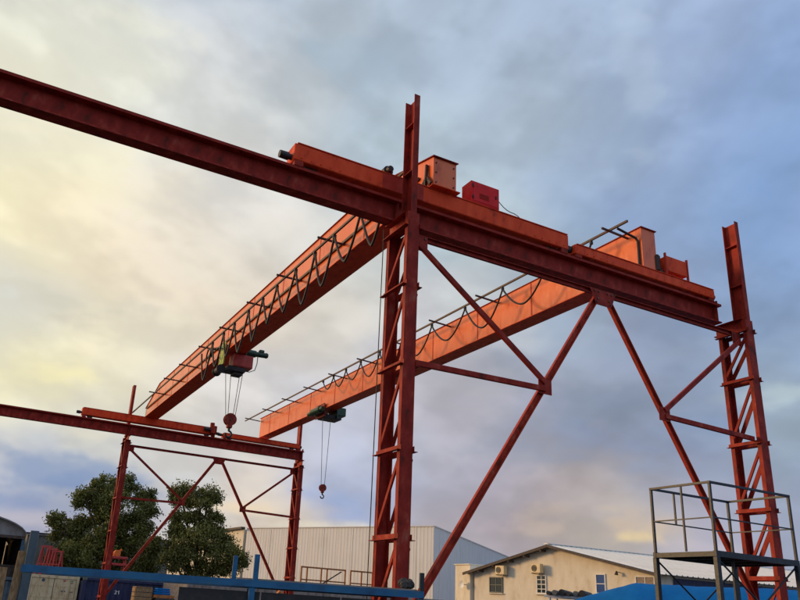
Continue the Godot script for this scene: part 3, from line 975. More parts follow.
func hoist_short() -> void:
	var z := -13.95
	var t := thing("wire_rope_hoist", "green hoist with small dark hook on two ropes, under the straight girder", "hoist", Vector3(5.8, 8.2, z), "hoists under the crane girders")
	var st := mb()
	cyl(st, Vector3(5.43, 8.46, z - 0.45), Vector3(5.43, 8.46, z + 0.22), 0.125, 0.125, 22)
	cyl(st, Vector3(5.43, 8.46, z + 0.22), Vector3(5.43, 8.46, z + 0.40), 0.10, 0.08, 20)
	cyl(st, Vector3(5.43, 8.46, z - 0.45), Vector3(5.43, 8.46, z - 0.80), 0.09, 0.07, 20)
	part(st, "drum_casing", M["green"], t)
	st = mb()
	box2(st, Vector3(6.10, 8.38, z - 0.34), Vector3(6.46, 8.68, z + 0.12), 0.02)
	part(st, "gear_box", M["green"], t)
	for x in [5.56, 6.055]:
		st = mb()
		drawn(st, PackedVector2Array([Vector2(-0.40, 8.24), Vector2(0.36, 8.24), Vector2(0.30, 8.72), Vector2(-0.34, 8.72)]), Vector3(x, 0, z - 0.1), Vector3(x + 0.03, 0, z - 0.1), Vector3.BACK, UP)
		part(st, "side_plate", M["green"] if x > 5.8 else M["hook_red"], t)
	for zz in [-0.32, 0.12]:
		for s in [[5.59, 5.63], [6.005, 6.055]]:
			st = mb()
			cyl(st, Vector3(s[0], 8.63, z + zz), Vector3(s[1], 8.63, z + zz), 0.065, 0.065, 14)
			part(st, "travel_wheel", M["rail"], t)
	st = mb()
	box2(st, Vector3(5.60, 8.22, z - 0.40), Vector3(6.28, 8.36, z + 0.15), 0.012)
	part(st, "under_frame", M["black"], t)
	var c := Vector3(5.80, 5.83, z)
	for e in [[5.62, -0.06], [5.93, 0.06]]:
		st = mb()
		cyl(st, Vector3(e[0], 8.23, z), c + Vector3(e[1], 0.04, 0), 0.009, 0.009, 6)
		part(st, "rope", M["rope"], t)
	hook_block(t, c, 0.72)

# ------------------------------------------------------------ yard
func access_platform() -> void:
	var x0 := 4.62
	var x1 := 6.39
	var z0 := 0.67
	var z1 := 1.71
	var fl := 3.22
	var tp := 4.16
	var m: Material = M["charcoal"]
	var t := thing("access_platform", "charcoal steel access platform with handrail in front of the right column", "platform", Vector3((x0 + x1) / 2, 0, (z0 + z1) / 2))
	var st := mb()
	for a in [[Vector3(x0, fl - 0.04, z0), Vector3(x1, fl - 0.04, z0)], [Vector3(x0, fl - 0.04, z1), Vector3(x1, fl - 0.04, z1)]]:
		bar(st, a[0] - Vector3(0.03, 0, 0), a[1] + Vector3(0.03, 0, 0), 0.05, 0.08)
	for x in [x0, x0 + 0.45, x0 + 0.9, x0 + 1.35, x1]:
		bar(st, Vector3(x, fl - 0.045, z0 + 0.026), Vector3(x, fl - 0.045, z1 - 0.026), 0.05, 0.065)
	part(st, "floor_frame", m, t)
	st = mb()
	box2(st, Vector3(x0 + 0.026, fl - 0.012, z0 + 0.026), Vector3(x1 - 0.026, fl - 0.004, z1 - 0.026))
	part(st, "floor_plate", m, t)
	for x in [x0, x1]:
		for z in [z0, z1]:
			st = mb()
			box2(st, Vector3(x - 0.035, 0, z - 0.035), Vector3(x + 0.035, fl - 0.081, z + 0.035), 0.006)
			part(st, "leg", m, t)
			st = mb()
			box2(st, Vector3(x - 0.019, fl, z - 0.019), Vector3(x + 0.019, tp, z + 0.019), 0.004)
			part(st, "rail_post", m, t)
	for y in [tp + 0.018, fl + 0.46]:
		var r := 0.036 if y > tp else 0.02
		for a in [[Vector3(x0, y, z0), Vector3(x1, y, z0)], [Vector3(x0, y, z1), Vector3(x1, y, z1)], [Vector3(x0, y, z0), Vector3(x0, y, z1)], [Vector3(x1, y, z0), Vector3(x1, y, z1)]]:
			if y < tp and a[0].z == z1 and a[1].z == z1:
				# bent middle rail on the side towards the yard
				st = mb()
				tube(st, [a[0], a[0].lerp(a[1], 0.3) + Vector3(0, -0.05, 0.02), a[0].lerp(a[1], 0.55) + Vector3(0, -0.065, 0.01), a[1]], 0.012, 6)
				part(st, "middle_rail", m, t)
				continue
			st = mb()
			var d: Vector3 = (a[1] - a[0]).normalized() * (-0.022 if y < tp else 0.02)
			bar(st, a[0] - d, a[1] + d, r, r * (0.9 if a[0].z == a[1].z else 0.86))
			part(st, "top_rail" if y > tp else "middle_rail", m, t)
	for e in [[x0, z0 + 0.55, fl, tp], [x0 + 0.5, z0, fl + 0.46, tp]]:
		st = mb()
		box2(st, Vector3(e[0] - 0.012, e[2], e[1] - 0.012), Vector3(e[0] + 0.012, e[3], e[1] + 0.012))
		part(st, "infill_post", m, t)
	# crossed rods under the floor
	for e in [[Vector3(x0, fl - 0.1, z1), Vector3(x1, 1.9, z1)], [Vector3(x1, fl - 0.1, z1 - 0.03), Vector3(x0, 1.9, z1 - 0.03)], [Vector3(x0, fl - 0.1, z0), Vector3(x1, 1.9, z0)], [Vector3(x1, fl - 0.1, z0 + 0.03), Vector3(x0, 1.9, z0 + 0.03)]]:
		st = mb()
		cyl(st, e[0], e[1], 0.013, 0.013, 8)
		part(st, "cross_rod", m, t)
	st = mb()
	cyl(st, Vector3(x0 + 0.6, 0, z1 - 0.2), Vector3(x0 + 0.6, fl - 0.078, z1 - 0.2), 0.02, 0.02, 10)
	part(st, "drop_pipe", m, t)

func blue_rack() -> void:
	var a := Vector3(-4.22, 0, -0.02)
	var b := Vector3(-0.02, 0, 1.42)
	var d := (b - a).normalized()
	var n := Vector3(-d.z, 0, d.x)
	if n.z < 0:
		n = -n
	var y := 2.345
	var t := thing("steel_rack", "long blue steel rack rail with upright stakes across the lower left", "rack", (a + b) / 2)
	var st := mb()
	drawn(st, channel(0.075, 0.05, 0.008), a + UP * y, b + UP * y, UP, -n)
	part(st, "top_rail", M["blue"], t)
	st = mb()
	drawn(st, channel(0.085, 0.05, 0.008), a + UP * y - n * 1.1, b + UP * y - n * 1.1, UP, n)
	part(st, "back_rail", M["blue_worn"], t)
	for k in [0.56, 0.99]:
		for q in [0.0, 1.1]:
			st = mb()
			var p: Vector3 = a.lerp(b, k) - n * (q + (0.03 if q == 0.0 else -0.03))
			bx(st, p + UP * 1.15, Vector3(0.07, 2.3, 0.05), 0.005, frame(n))
			part(st, "leg", M["blue"] if k < 0.9 else M["blue_worn"], t)
	# stakes above the rail
	for e in [[0.015, 2.74, 0.085, "slate_steel"], [0.512, 2.64, 0.055, "blue"], [0.566, 2.66, 0.06, "blue"], [0.995, 2.585, 0.05, "charcoal"]]:
		st = mb()
		var p: Vector3 = a.lerp(b, e[0]) - n * (0.03 if e[0] != 0.512 else 0.25)
		var lo := 2.302 if e[0] > 0.1 else 0.0
		bx(st, p + UP * (lo + e[1]) * 0.5, Vector3(e[2], e[1] - lo, 0.045), 0.004, frame(n))
		part(st, "stake", M[e[3]], t)
	# black sheets added to stand in for the shade under the rail
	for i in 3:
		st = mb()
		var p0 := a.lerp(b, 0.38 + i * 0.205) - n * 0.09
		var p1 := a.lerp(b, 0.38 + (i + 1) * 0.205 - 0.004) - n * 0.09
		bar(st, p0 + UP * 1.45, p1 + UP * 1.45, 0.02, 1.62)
		part(st, "shade_sheet", M["black"], t)
	# decking of old boards behind the rail
	for i in 6:
		st = mb()
		var off := n * -(0.14 + i * 0.16)
		bar(st, a.lerp(b, 0.52) + off + UP * 2.385, a.lerp(b, 0.985) + off + UP * (2.385 + 0.004 * sin(i * 2.0)), 0.15, 0.03)
		part(st, "board", M["concrete"], t)
	# a heap of broken concrete at the end
	for i in 5:
		var s := thing("rubble_lump", ["largest front lump of dark rubble on the blue rack end", "second dark rubble lump behind the front one on the rack end", "middle dark rubble lump on the blue rack end", "fourth dark rubble lump towards the back of the rack end", "rearmost dark rubble lump on the blue rack end"][i], "rubble", a.lerp(b, 0.955 + 0.010 * (i % 3)) - n * (0.16 + 0.05 * i) + UP * 2.401, "rubble on the rack")
		st = mb()
		rock(st, Vector3(0, 0.04 + 0.01 * i, 0), 0.05 + 0.008 * (i % 3), 100 + i)
		lpart(st, "stone", M["sheet_dark"], s)
	# old boards leaning at the left end
	for i in 2:
		var w := thing("leaning_board", ["short pinkish timber board leaning at the left end of the blue rack", "brown timber board beside the left corner stake of the blue rack"][i], "board", a + Vector3(-0.05 - 0.09 * (1 - i), 0, -0.12 + 0.05 * i), "boards leaning on the rack")
		st = mb()
		bx(st, Vector3(0, 1.17 + 0.09 * i, 0), Vector3(0.075, 2.34 + 0.18 * i, 0.03), 0.003, Basis(Vector3(0, 0, 1), 0.02 - 0.05 * i))
		lpart(st, "plank", M["timber"], w)

func rock(st: SurfaceTool, c: Vector3, r: float, sd: int) -> void:
	var g := RandomNumberGenerator.new()
	g.seed = sd
	var pts := []
	for i in 7:
		var row := []
		var th := PI * i / 6.0
		for j in 9:
			var ph := TAU * j / 9.0
			var k := r * (0.75 + 0.5 * g.randf())
			row.append(c + Vector3(sin(th) * cos(ph), cos(th) * 0.8, sin(th) * sin(ph)) * k)
		pts.append(row)
	for i in 6:
		for j in 9:
			var p: Vector3 = pts[i][j]
			quad(st, p, pts[i][(j + 1) % 9], pts[i + 1][(j + 1) % 9], pts[i + 1][j], (p + pts[i + 1][j]) * 0.5 - c)

func container_cream() -> void:
	var a := Vector3(-1.55, 0, -29.0)
	var u := Vector3(1, 0, 0.02).normalized()
	var n := Vector3(-u.z, 0, u.x)
	var t := thing("shipping_container", "cream shipping container with its double doors towards the yard", "container", a + u * 1.22)
	var st := mb()
	var back := a - n * 6.0
	var bs := Basis(u, UP, -n).orthonormalized()
	var w := 2.2
	for e in [[0.06, 0.06], [w - 0.06, w - 0.06]]:
		bx(st, a + u * e[0] + UP * 1.3 - n * 0.06, Vector3(0.12, 2.58, 0.12), 0.01, Basis(u, UP, n))
	bx(st, a + u * w / 2 + UP * 2.52 - n * 0.06, Vector3(w - 0.242, 0.13, 0.118), 0.01, Basis(u, UP, n))
	bx(st, a + u * w / 2 + UP * 0.09 - n * 0.06, Vector3(w - 0.242, 0.15, 0.118), 0.01, Basis(u, UP, n))
	part(st, "door_frame", M["cream_steel"], t)
	# corrugated sides and the roof
	for e in [0.02, w - 0.02]:
		st = mb()
		var L := 5.88
		var k := 0.0
		var sgn := -1.0 if e < 1.0 else 1.0
		var prev := Vector3.ZERO
		var first := true
		while k < L:
			for q in [[0.0, 0.0], [0.07, 0.036], [0.14, 0.036], [0.21, 0.0]]:
				var p: Vector3 = a + u * e - n * (0.12 + minf(k + q[0], L)) - u * sgn * q[1]
				if not first:
					quad(st, prev + UP * 0.15, p + UP * 0.15, p + UP * 2.46, prev + UP * 2.46, u * sgn)
				prev = p
				first = false
			k += 0.28
		part(st, "side_wall", M["cream_steel"], t)
	st = mb()
	bx(st, a + u * w / 2 - n * 3.05 + UP * 2.55, Vector3(w - 0.02, 0.06, 5.86), 0.0, Basis(u, UP, n))
	part(st, "roof", M["cream_steel"], t)
	st = mb()
	bx(st, a + u * w / 2 - n * 6.02 + UP * 1.3, Vector3(w - 0.02, 2.56, 0.06), 0.0, Basis(u, UP, n))
	part(st, "end_wall", M["cream_steel"], t)
	for k in 2:
		st = mb()
		var x0 := 0.125 + k * 0.98
		bx(st, a + u * (x0 + 0.48) + UP * 1.31 - n * 0.05, Vector3(0.955, 2.27, 0.04), 0.004, Basis(u, UP, n))
		for yy in [0.55, 1.1, 1.65, 2.14]:
			bx(st, a + u * (x0 + 0.48) + UP * yy - n * 0.026, Vector3(0.88, 0.07, 0.012), 0.004, Basis(u, UP, n))
		var d := part(st, "door", M["cream_steel"], t)
		for q in [0.27, 0.69]:
			st = mb()
			cyl(st, a + u * (x0 + q) + UP * 0.2 + n * 0.012, a + u * (x0 + q) + UP * 2.44 + n * 0.012, 0.018, 0.018, 8)
			part(st, "locking_bar", M["cream_steel"], d)
		st = mb()
		bx(st, a + u * (x0 + 0.5) + UP * 1.25 + n * 0.03, Vector3(0.5, 0.03, 0.02), 0.0, Basis(u, UP, n))
		part(st, "handle", M["sheet_grey"], d)
	# stickers and marks on the doors
	st = mb()
	cyl(st, a + u * 0.62 + UP * 2.36 - n * 0.029, a + u * 0.62 + UP * 2.36 - n * 0.0235, 0.075, 0.075, 18)
	part(st, "round_sticker", M["slate_steel"], t)
	st = mb()
	for e in [[1.55, 2.40, 0.16, 0.035], [1.55, 2.35, 0.10, 0.03]]:
		bx(st, a + u * e[0] + UP * e[1] - n * 0.028, Vector3(e[2], e[3], 0.006), 0.0, Basis(u, UP, n))
	part(st, "red_sticker", M["bright_red"], t)
	st = mb()
	for e in [[1.85, 2.38, 0.18, 0.03], [1.87, 2.30, 0.14, 0.03], [1.5, 1.92, 0.10, 0.06], [1.62, 1.92, 0.06, 0.06], [1.9, 1.9, 0.14, 0.04]]:
		bx(st, a + u * e[0] + UP * e[1] - n * 0.027, Vector3(e[2], e[3], 0.006), 0.0, Basis(u, UP, n))
	part(st, "print_marks", M["sheet_grey"], t)

func container_navy() -> void:
	var a := Vector3(0.72, 0, -28.3)
	var u := Vector3(1, 0, -0.04).normalized()
	var n := Vector3(-u.z, 0, u.x)
	var t := thing("shipping_container", "navy blue shipping container marked 21 behind the left far column", "container", a + u * 3.0)
	var L := 6.06
	var st := mb()
	for y in [0.09, 2.53]:
		bx(st, a + u * L / 2 + UP * y - n * 0.06, Vector3(L - 0.322, 0.12, 0.11), 0.01, Basis(u, UP, n))
		bx(st, a + u * L / 2 + UP * y - n * 2.38, Vector3(L - 0.322, 0.12, 0.11), 0.01, Basis(u, UP, n))
	for e in [0.08, L - 0.08]:
		for q in [0.08, 2.36]:
			bx(st, a + u * e + UP * 1.3 - n * q, Vector3(0.16, 2.34, 0.16), 0.01, Basis(u, UP, n))
	part(st, "frame", M["navy"], t)
	st = mb()
	for e in [0.08, L - 0.08]:
		for q in [0.08, 2.36]:
			for y in [0.065, 2.535]:
				bx(st, a + u * e + UP * y - n * q, Vector3(0.17, 0.125, 0.17), 0.012, Basis(u, UP, n))
	part(st, "corner_castings", M["sheet_grey"], t)
	for q in [0.06, 2.38]:
		st = mb()
		var k := 0.17
		var prev := Vector3.ZERO
		var first := true
		while k < L - 0.2:
			for e in [[0.0, 0.0], [0.07, 0.036], [0.14, 0.036], [0.21, 0.0]]:
				var p: Vector3 = a + u * minf(k + e[0], L - 0.17) - n * (q + (e[1] if q < 1.0 else -e[1]))
				if not first:
					quad(st, prev + UP * 0.15, p + UP * 0.15, p + UP * 2.47, prev + UP * 2.47, n if q < 1.0 else -n)
				prev = p
				first = false
			k += 0.28
		part(st, "side_wall", M["navy"], t)
	st = mb()
	bx(st, a + u * L / 2 - n * 1.22 + UP * 2.57, Vector3(L - 0.34, 0.03, 2.2), 0.0, Basis(u, UP, n))
	part(st, "roof", M["navy"], t)
	for e in [0.04, L - 0.04]:
		st = mb()
		bx(st, a + u * e - n * 1.22 + UP * 1.3, Vector3(0.04, 2.3, 2.1), 0.0, Basis(u, UP, n))
		part(st, "end_wall", M["navy"], t)
	var tm := TextMesh.new()
	tm.text = "21"
	var sf := SystemFont.new()
	sf.font_names = PackedStringArray(["Droid Sans"])
	sf.font_weight = 700
	tm.font = sf
	tm.font_size = 32
	tm.pixel_size = 0.0072
	tm.depth = 0.006
	var o := MeshInstance3D.new()
	o.mesh = tm
	o.material_override = M["white_paint"]
	o.name = "number"
	t.add_child(o)
	o.transform = Transform3D(Basis(u, UP, n), a + u * 1.62 + UP * 2.02 - n * 0.05 - t.position)

func crate(at: Vector3, w: float, h: float, label: String, m: Material, turn: float) -> void:
	var t := thing("timber_crate", label, "crate", at, "crates stacked in the yard")
	t.rotation.y = turn
	for s in [-1.0, 1.0]:
		for i in 4:
			var y := h * (i + 0.5) / 4.0
			var st := mb()
			box2(st, Vector3(-w / 2, y - h / 8 + 0.008, s * w / 2 - 0.012), Vector3(w / 2, y + h / 8 - 0.008, s * w / 2 + 0.012), 0.003)
			lpart(st, "slat", m, t)
			st = mb()
			box2(st, Vector3(s * w / 2 - 0.012, y - h / 8 + 0.008, -w / 2 + 0.013), Vector3(s * w / 2 + 0.012, y + h / 8 - 0.008, w / 2 - 0.013), 0.003)
			lpart(st, "slat", m, t)
	for i in 4:
		var st := mb()
		var x := -w / 2 + w * (i + 0.5) / 4.0
		box2(st, Vector3(x - w / 8 + 0.006, h - 0.0, -w / 2 - 0.02), Vector3(x + w / 8 - 0.006, h + 0.024, w / 2 + 0.02), 0.003)
		lpart(st, "lid_board", m, t)
	for sx in [-1.0, 1.0]:
		for sz in [-1.0, 1.0]:
			var st := mb()
			box2(st, Vector3(sx * (w / 2 - 0.045) - 0.03, 0, sz * (w / 2 - 0.045) - 0.03), Vector3(sx * (w / 2 - 0.045) + 0.03, h - 0.002, sz * (w / 2 - 0.045) + 0.03))
			lpart(st, "corner_post", m, t)

func yard_stack() -> void:
	for i in 4:
		crate(Vector3(0.62, i * 0.575, -15.62), 0.52, 0.55, ["bottom timber crate of the stack right of the navy container", "second timber crate up in the stack right of the navy container", "third timber crate up in the stack right of the navy container", "topmost pale timber crate right of the navy container under the blue rail"][i], M["timber"], 0.12 - 0.05 * i)
	var b := thing("steel_bin", "dark steel bin beside the timber crates", "bin", Vector3(1.28, 0, -15.5))
	var st := mb()
	box2(st, Vector3(-0.30, 0.06, -0.3), Vector3(0.30, 2.0, 0.3), 0.02)
	lpart(st, "body", M["sheet_dark"], b)
	for s in [-1.0, 1.0]:
		st = mb()
		box2(st, Vector3(s * 0.22 - 0.05, 0, -0.28), Vector3(s * 0.22 + 0.05, 0.059, 0.28))
		lpart(st, "skid", M["sheet_dark"], b)
	for i in 2:
		var p := thing("timber_plank", ["orange timber plank lying on the dark bin", "second orange timber plank on the dark bin"][i], "plank", Vector3(1.2, 2.001, -15.35 - i * 0.22), "planks on the bin")
		st = mb()
		box2(st, Vector3(-0.28, 0, -0.09), Vector3(0.36, 0.09, 0.09), 0.006)
		lpart(st, "wood", M["rust_rail"], p)
	var bl := thing("tarp_bundle", "folded blue tarpaulin bundle on the orange planks", "tarpaulin", Vector3(1.18, 2.092, -15.45))
	for i in 3:
		st = mb()
		bx(st, Vector3(0.01 * i, 0.035 + i * 0.066, 0), Vector3(0.5 - 0.05 * i, 0.06, 0.36 - 0.04 * i), 0.025, Basis(UP, 0.05 * i))
		lpart(st, "fold", M["tarp"], bl)
	# bent arm of yellow and grey pipe under the rail
	var pb := thing("bent_pipe", "bent grey pipe with yellow end standing behind the blue rack", "pipe", Vector3(0.16, 0, -3.2))
	st = mb()
	tube(st, [Vector3(0.10, 0, 0), Vector3(0.10, 1.9, 0), Vector3(0.09, 2.1, 0), Vector3(0.05, 2.2, 0), Vector3(-0.02, 2.27, 0)], 0.045, 10)
	lpart(st, "pipe", M["sheet_grey"], pb)
	st = mb()
	tube(st, [Vector3(-0.02, 2.27, 0), Vector3(-0.08, 2.31, 0)], 0.05, 10)
	lpart(st, "pipe_end", M["rust_rail"], pb)
	# slate blue steel tank at the far left
	var wt := thing("steel_tank", "slate blue steel tank at the left edge below the dark shed", "tank", Vector3(-5.0, 0, -12.0))
	st = mb()
	box2(st, Vector3(-1.6, 0.1, -1.2), Vector3(1.5, 2.22, 1.0), 0.03)
	lpart(st, "body", M["slate_steel"], wt)
	for i in 6:
		st = mb()
		box2(st, Vector3(-1.4 + i * 0.55, 0.12, 1.001), Vector3(-1.34 + i * 0.55, 2.2, 1.05), 0.004)
		lpart(st, "rib", M["slate_steel"], wt)
	st = mb()
	box2(st, Vector3(-1.64, 2.221, -1.24), Vector3(1.54, 2.29, 1.06), 0.01)
	lpart(st, "rim", M["slate_steel"], wt)
	for x in [-1.4, 1.3]:
		st = mb()
		box2(st, Vector3(x - 0.1, 0, -1.1), Vector3(x + 0.1, 0.099, 0.9))
		lpart(st, "skid", M["slate_steel"], wt)

func red_frames() -> void:
	# bundle of red trestles standing on the cream container
	for i in 3:
		var t := thing("red_trestle", ["leftmost red steel trestle on the cream container roof", "middle red steel trestle on the cream container roof", "rightmost and lowest red steel trestle on the cream container roof"][i], "trestle", Vector3(-0.95 + i * 0.24, 2.581, -29.9 + 0.2 * i), "trestles on the container")
		t.rotation.y = -0.6
		for s in [-1.0, 1.0]:
			for q in [-1.0, 1.0]:
				var st := mb()
				bar(st, Vector3(s * 0.26, 0.0, q * 0.24), Vector3(s * 0.2, 1.28 - 0.1 * i, q * 0.02), 0.06, 0.06)
				lpart(st, "leg", M["bright_red"], t)
		var st2 := mb()
		bar(st2, Vector3(-0.28, 1.29 - 0.1 * i, 0), Vector3(0.28, 1.29 - 0.1 * i, 0), 0.1, 0.08)
		bar(st2, Vector3(-0.24, 0.5, 0.15), Vector3(0.24, 0.5, 0.15), 0.04, 0.05)
		lpart(st2, "beam", M["bright_red"], t)
	var w := thing("winch_stand", "red winch stand with orange drum, right of the left far column", "winch", Vector3(2.25, 2.586, -29.2))
	for sx in [-0.32, 0.36]:
		for sz in [-0.2, 0.2]:
			var st := mb()
			bar(st, Vector3(sx, 0, sz), Vector3(sx * 0.9, 0.62, sz), 0.05, 0.05)
			lpart(st, "leg", M["bright_red"], w)
	for y in [0.64, 0.95]:
		var st := mb()
		box2(st, Vector3(-0.42, y, -0.26), Vector3(0.46, y + 0.12, 0.26), 0.02)
		lpart(st, "deck", M["bright_red"], w)
	var st3 := mb()
	for sx in [-0.34, 0.38]:
		box2(st3, Vector3(sx - 0.04, 0.761, -0.2), Vector3(sx + 0.04, 0.949, 0.2))
	lpart(st3, "spacers", M["bright_red"], w)
	st3 = mb()
	cyl(st3, Vector3(-0.05, 1.22, -0.2), Vector3(-0.05, 1.22, 0.2), 0.15, 0.15, 18)
	box2(st3, Vector3(-0.22, 1.071, -0.15), Vector3(0.1, 1.14, 0.15), 0.01)
	bar(st3, Vector3(0.0, 1.25, 0.0), Vector3(0.16, 1.42, 0.0), 0.07, 0.08)
	lpart(st3, "drum", M["signal_orange"], w)

func loading_dock() -> void:
	var t := thing("loading_dock", "long raised concrete loading dock in front of the white warehouse", "loading dock", Vector3(13, 0, -26))
	for i in 6:
		var st := mb()
		var x := 4.2 + i * 3.2
		box2(st, Vector3(x, 0, -27.4), Vector3(x + 3.19, 2.66, -23.3), 0.03)
		part(st, "slab", M["concrete"], t)
	for e in [[9.5, 11.83, 5, "longer rusty orange guard rail on the loading dock, with a slanting bar"], [12.06, 13.3, 3, "shorter rusty orange guard rail on the loading dock beside the tall column"]]:
		var g := thing("guard_rail", e[3], "guard rail", Vector3(e[0], 2.66, -23.6), "guard rails on the dock")
		var n: int = e[2]
		for i in n:
			var st := mb()
			var x: float = lerpf(e[0] + 0.03, e[1] - 0.03, [0.0, 0.13, 0.45, 0.58, 1.0][i] if n == 5 else float(i) / (n - 1))
			box2(st, Vector3(x - 0.03, 2.66, -23.64), Vector3(x + 0.03, 3.63, -23.58), 0.006)
			part(st, "post", M["rust_rail"], g)
		var s2 := mb()
		box2(s2, Vector3(e[0], 3.63, -23.645), Vector3(e[1], 3.70, -23.575), 0.008)
		part(s2, "top_rail", M["rust_rail"], g)
		s2 = mb()
		box2(s2, Vector3(e[0], 3.08, -23.58), Vector3(e[1], 3.14, -23.55), 0.006)
		part(s2, "middle_rail", M["rust_rail"], g)
		if n == 5:
			s2 = mb()
			bar(s2, Vector3(e[0] + 0.65, 2.70, -23.53), Vector3(e[1] - 0.28, 3.58, -23.53), 0.045, 0.05)
			part(s2, "slant_bar", M["roof_dark"], g)

func pipe_stand() -> void:
	var o := Vector3(16.2, 0, -13.6)
	var u := Vector3(0.62, 0, 0.78)
	var v := Vector3(0.78, 0, -0.62)
	var s := thing("pipe_stand", "white steel stand left of the blue tarpaulin", "stand", o)
	for k in [-0.7, 0.7]:
		for q in [0.0, 1.6]:
			var st := mb()
			box2(st, Vector3(-0.04, 0, -0.04) + u * k + v * q, Vector3(0.04, 2.9, 0.04) + u * k + v * q, 0.005)
			lpart(st, "post", M["white_paint"], s)
	for q in [0.0, 1.6]:
		var st := mb()
		bar(st, u * -0.9 + v * q + UP * 2.94, u * 0.9 + v * q + UP * 2.94, 0.08, 0.08)
		lpart(st, "cross_bar", M["white_paint"], s)
	for i in 6:
		var p := thing("steel_pipe", ["first", "second", "third", "fourth", "fifth", "sixth"][i] + " dark pipe from the left on the white stand beside the tarpaulin", "pipe", o + u * (-0.7 + i * 0.25) + UP * 2.981, "pipes on the stand")
		var st := mb()
		var r := 0.075 + 0.02 * (i % 3)
		cyl(st, v * (-0.3 - 0.1 * (i % 2)) + UP * r, v * 1.9 + UP * r, r, r, 12)
		lpart(st, "tube", M["sheet_dark"] if i % 3 != 1 else M["sheet_grey"], p)

# ------------------------------------------------------------ buildings
# a wall of upright ribbed sheets from a to b, each sheet a part
func ribbed_wall(t: Node3D, a: Vector3, b: Vector3, ha: float, hb: float, sheet: float, rib: float, m: Material, out: Vector3) -> void:
	var d := (b - a).normalized()
	var L := a.distance_to(b)
	var n := int(ceil(L / sheet))
	var r := RandomNumberGenerator.new()
	r.seed = int(L * 100)
	for i in n:
		var st := mb()
		var k0 := i * L / n
		var k1 := (i + 1) * L / n - 0.012
		var proud := out * (0.012 * (i % 2) + 0.004 * r.randf())
		var k := k0
		var prev := a + d * k0 + proud
		var prevk := k0
		while k < k1 - 0.001:
			for e in [[0.55, 0.0], [0.65, 0.016], [0.88, 0.016], [1.0, 0.0]]:
				var kk := minf(k + rib * e[0], k1)
				var p: Vector3 = a + d * kk + proud + out * e[1]
				quad(st, prev, p, p + UP * lerpf(ha, hb, kk / L), prev + UP * lerpf(ha, hb, prevk / L), out)
				prev = p
				prevk = kk
			k += rib
		part(st, "wall_sheet", m, t)

func warehouse() -> void:
	var t := thing("warehouse", "large white ribbed steel warehouse behind the cranes", "warehouse", Vector3(43, 0, -63))
	var b := Vector3(30.3, 0, -89.7)
	var c := Vector3(43, 0, -63.1)
	var d := Vector3(80.0, 0, -94.6)
	ribbed_wall(t, b, c, 11.0, 11.0, 2.45, 0.49, M["clad"], Vector3(-0.9, 0, 0.43))
	ribbed_wall(t, c, d, 11.0, 11.0, 2.45, 0.49, M["clad"], Vector3(0.65, 0, 0.76))
	var st := mb()
	bar(st, b + UP * 11.06, c + UP * 11.06, 0.24, 0.10)
	bar(st, c + UP * 11.06 + Vector3(0.15, 0, -0.13), d + UP * 11.06, 0.24, 0.10)
	part(st, "eave_trim", M["clad"], t)
	st = mb()
	var e := b + d - c
	tri(st, b + UP * 10.9, c + UP * 10.9, d + UP * 10.9, UP)
	tri(st, b + UP * 10.9, d + UP * 10.9, e + UP * 10.9, UP)
	part(st, "roof", M["roof_white"], t)
	st = mb()
	quad(st, d, e, e + UP * 11, d + UP * 11, (d - c))
	quad(st, e, b, b + UP * 11, e + UP * 11, (b - c))
	part(st, "back_wall", M["clad"], t)
	# cream building joined on at the left
	var t2 := thing("cream_warehouse", "cream rendered warehouse end beside the right hand tree", "warehouse", Vector3(30, 0, -98))
	st = mb()
	var f := Vector3(30.0, 0, -90.0)
	var g := Vector3(27.2, 0, -118.0)
	drawn(st, PackedVector2Array([Vector2(0, 0), Vector2(28.1, 0), Vector2(28.1, 10.7), Vector2(0, 10.9)]), f, f + Vector3(14, 0, -8), (g - f).normalized(), UP)
	part(st, "wall", M["cream_wall"], t2)
	st = mb()
	bar(st, f + UP * 11.05 + Vector3(-0.2, 0, 0.1), g + UP * 10.85 + Vector3(-0.2, 0, 0), 0.6, 0.28)
	part(st, "roof_edge", M["roof_dark"], t2)

func window(t: Node3D, o: Vector3, u: Vector3, n: Vector3, w: float, h: float, cols: int, rows: int, glass: Material, frame_m: Material) -> void:
	var bs := Basis(u, UP, n)
	var st := mb()
	for e in [[0.0, h / 2 - 0.04, w, 0.08], [0.0, -h / 2 + 0.04, w, 0.08]]:
		bx(st, o + UP * e[1], Vector3(e[2], e[3], 0.14), 0.008, bs)
	for e in [-w / 2 + 0.04, w / 2 - 0.04]:
		bx(st, o + u * e, Vector3(0.08, h - 0.162, 0.14), 0.008, bs)
	for i in range(1, cols):
		bx(st, o + u * (-w / 2 + w * i / cols), Vector3(0.06, h - 0.162, 0.10), 0.006, bs)
	for i in range(1, rows):
		bx(st, o + UP * (-h / 2 + h * i / rows), Vector3(w - 0.162, 0.055, 0.11), 0.006, bs)
	var f := part(st, "window", frame_m, t)
	for i in cols:
		for j in rows:
			st = mb()
			bx(st, o + u * (-w / 2 + w * (i + 0.5) / cols) + UP * (-h / 2 + h * (j + 0.5) / rows) + n * 0.01, Vector3(w / cols - 0.05, h / rows - 0.05, 0.02), 0.0, bs)
			part(st, "pane", glass, f)
	st = mb()
	bx(st, o - UP * (h / 2 + 0.05) + n * 0.06, Vector3(w + 0.16, 0.07, 0.22), 0.01, bs)
	part(st, "sill", M["cream_wall"], f)

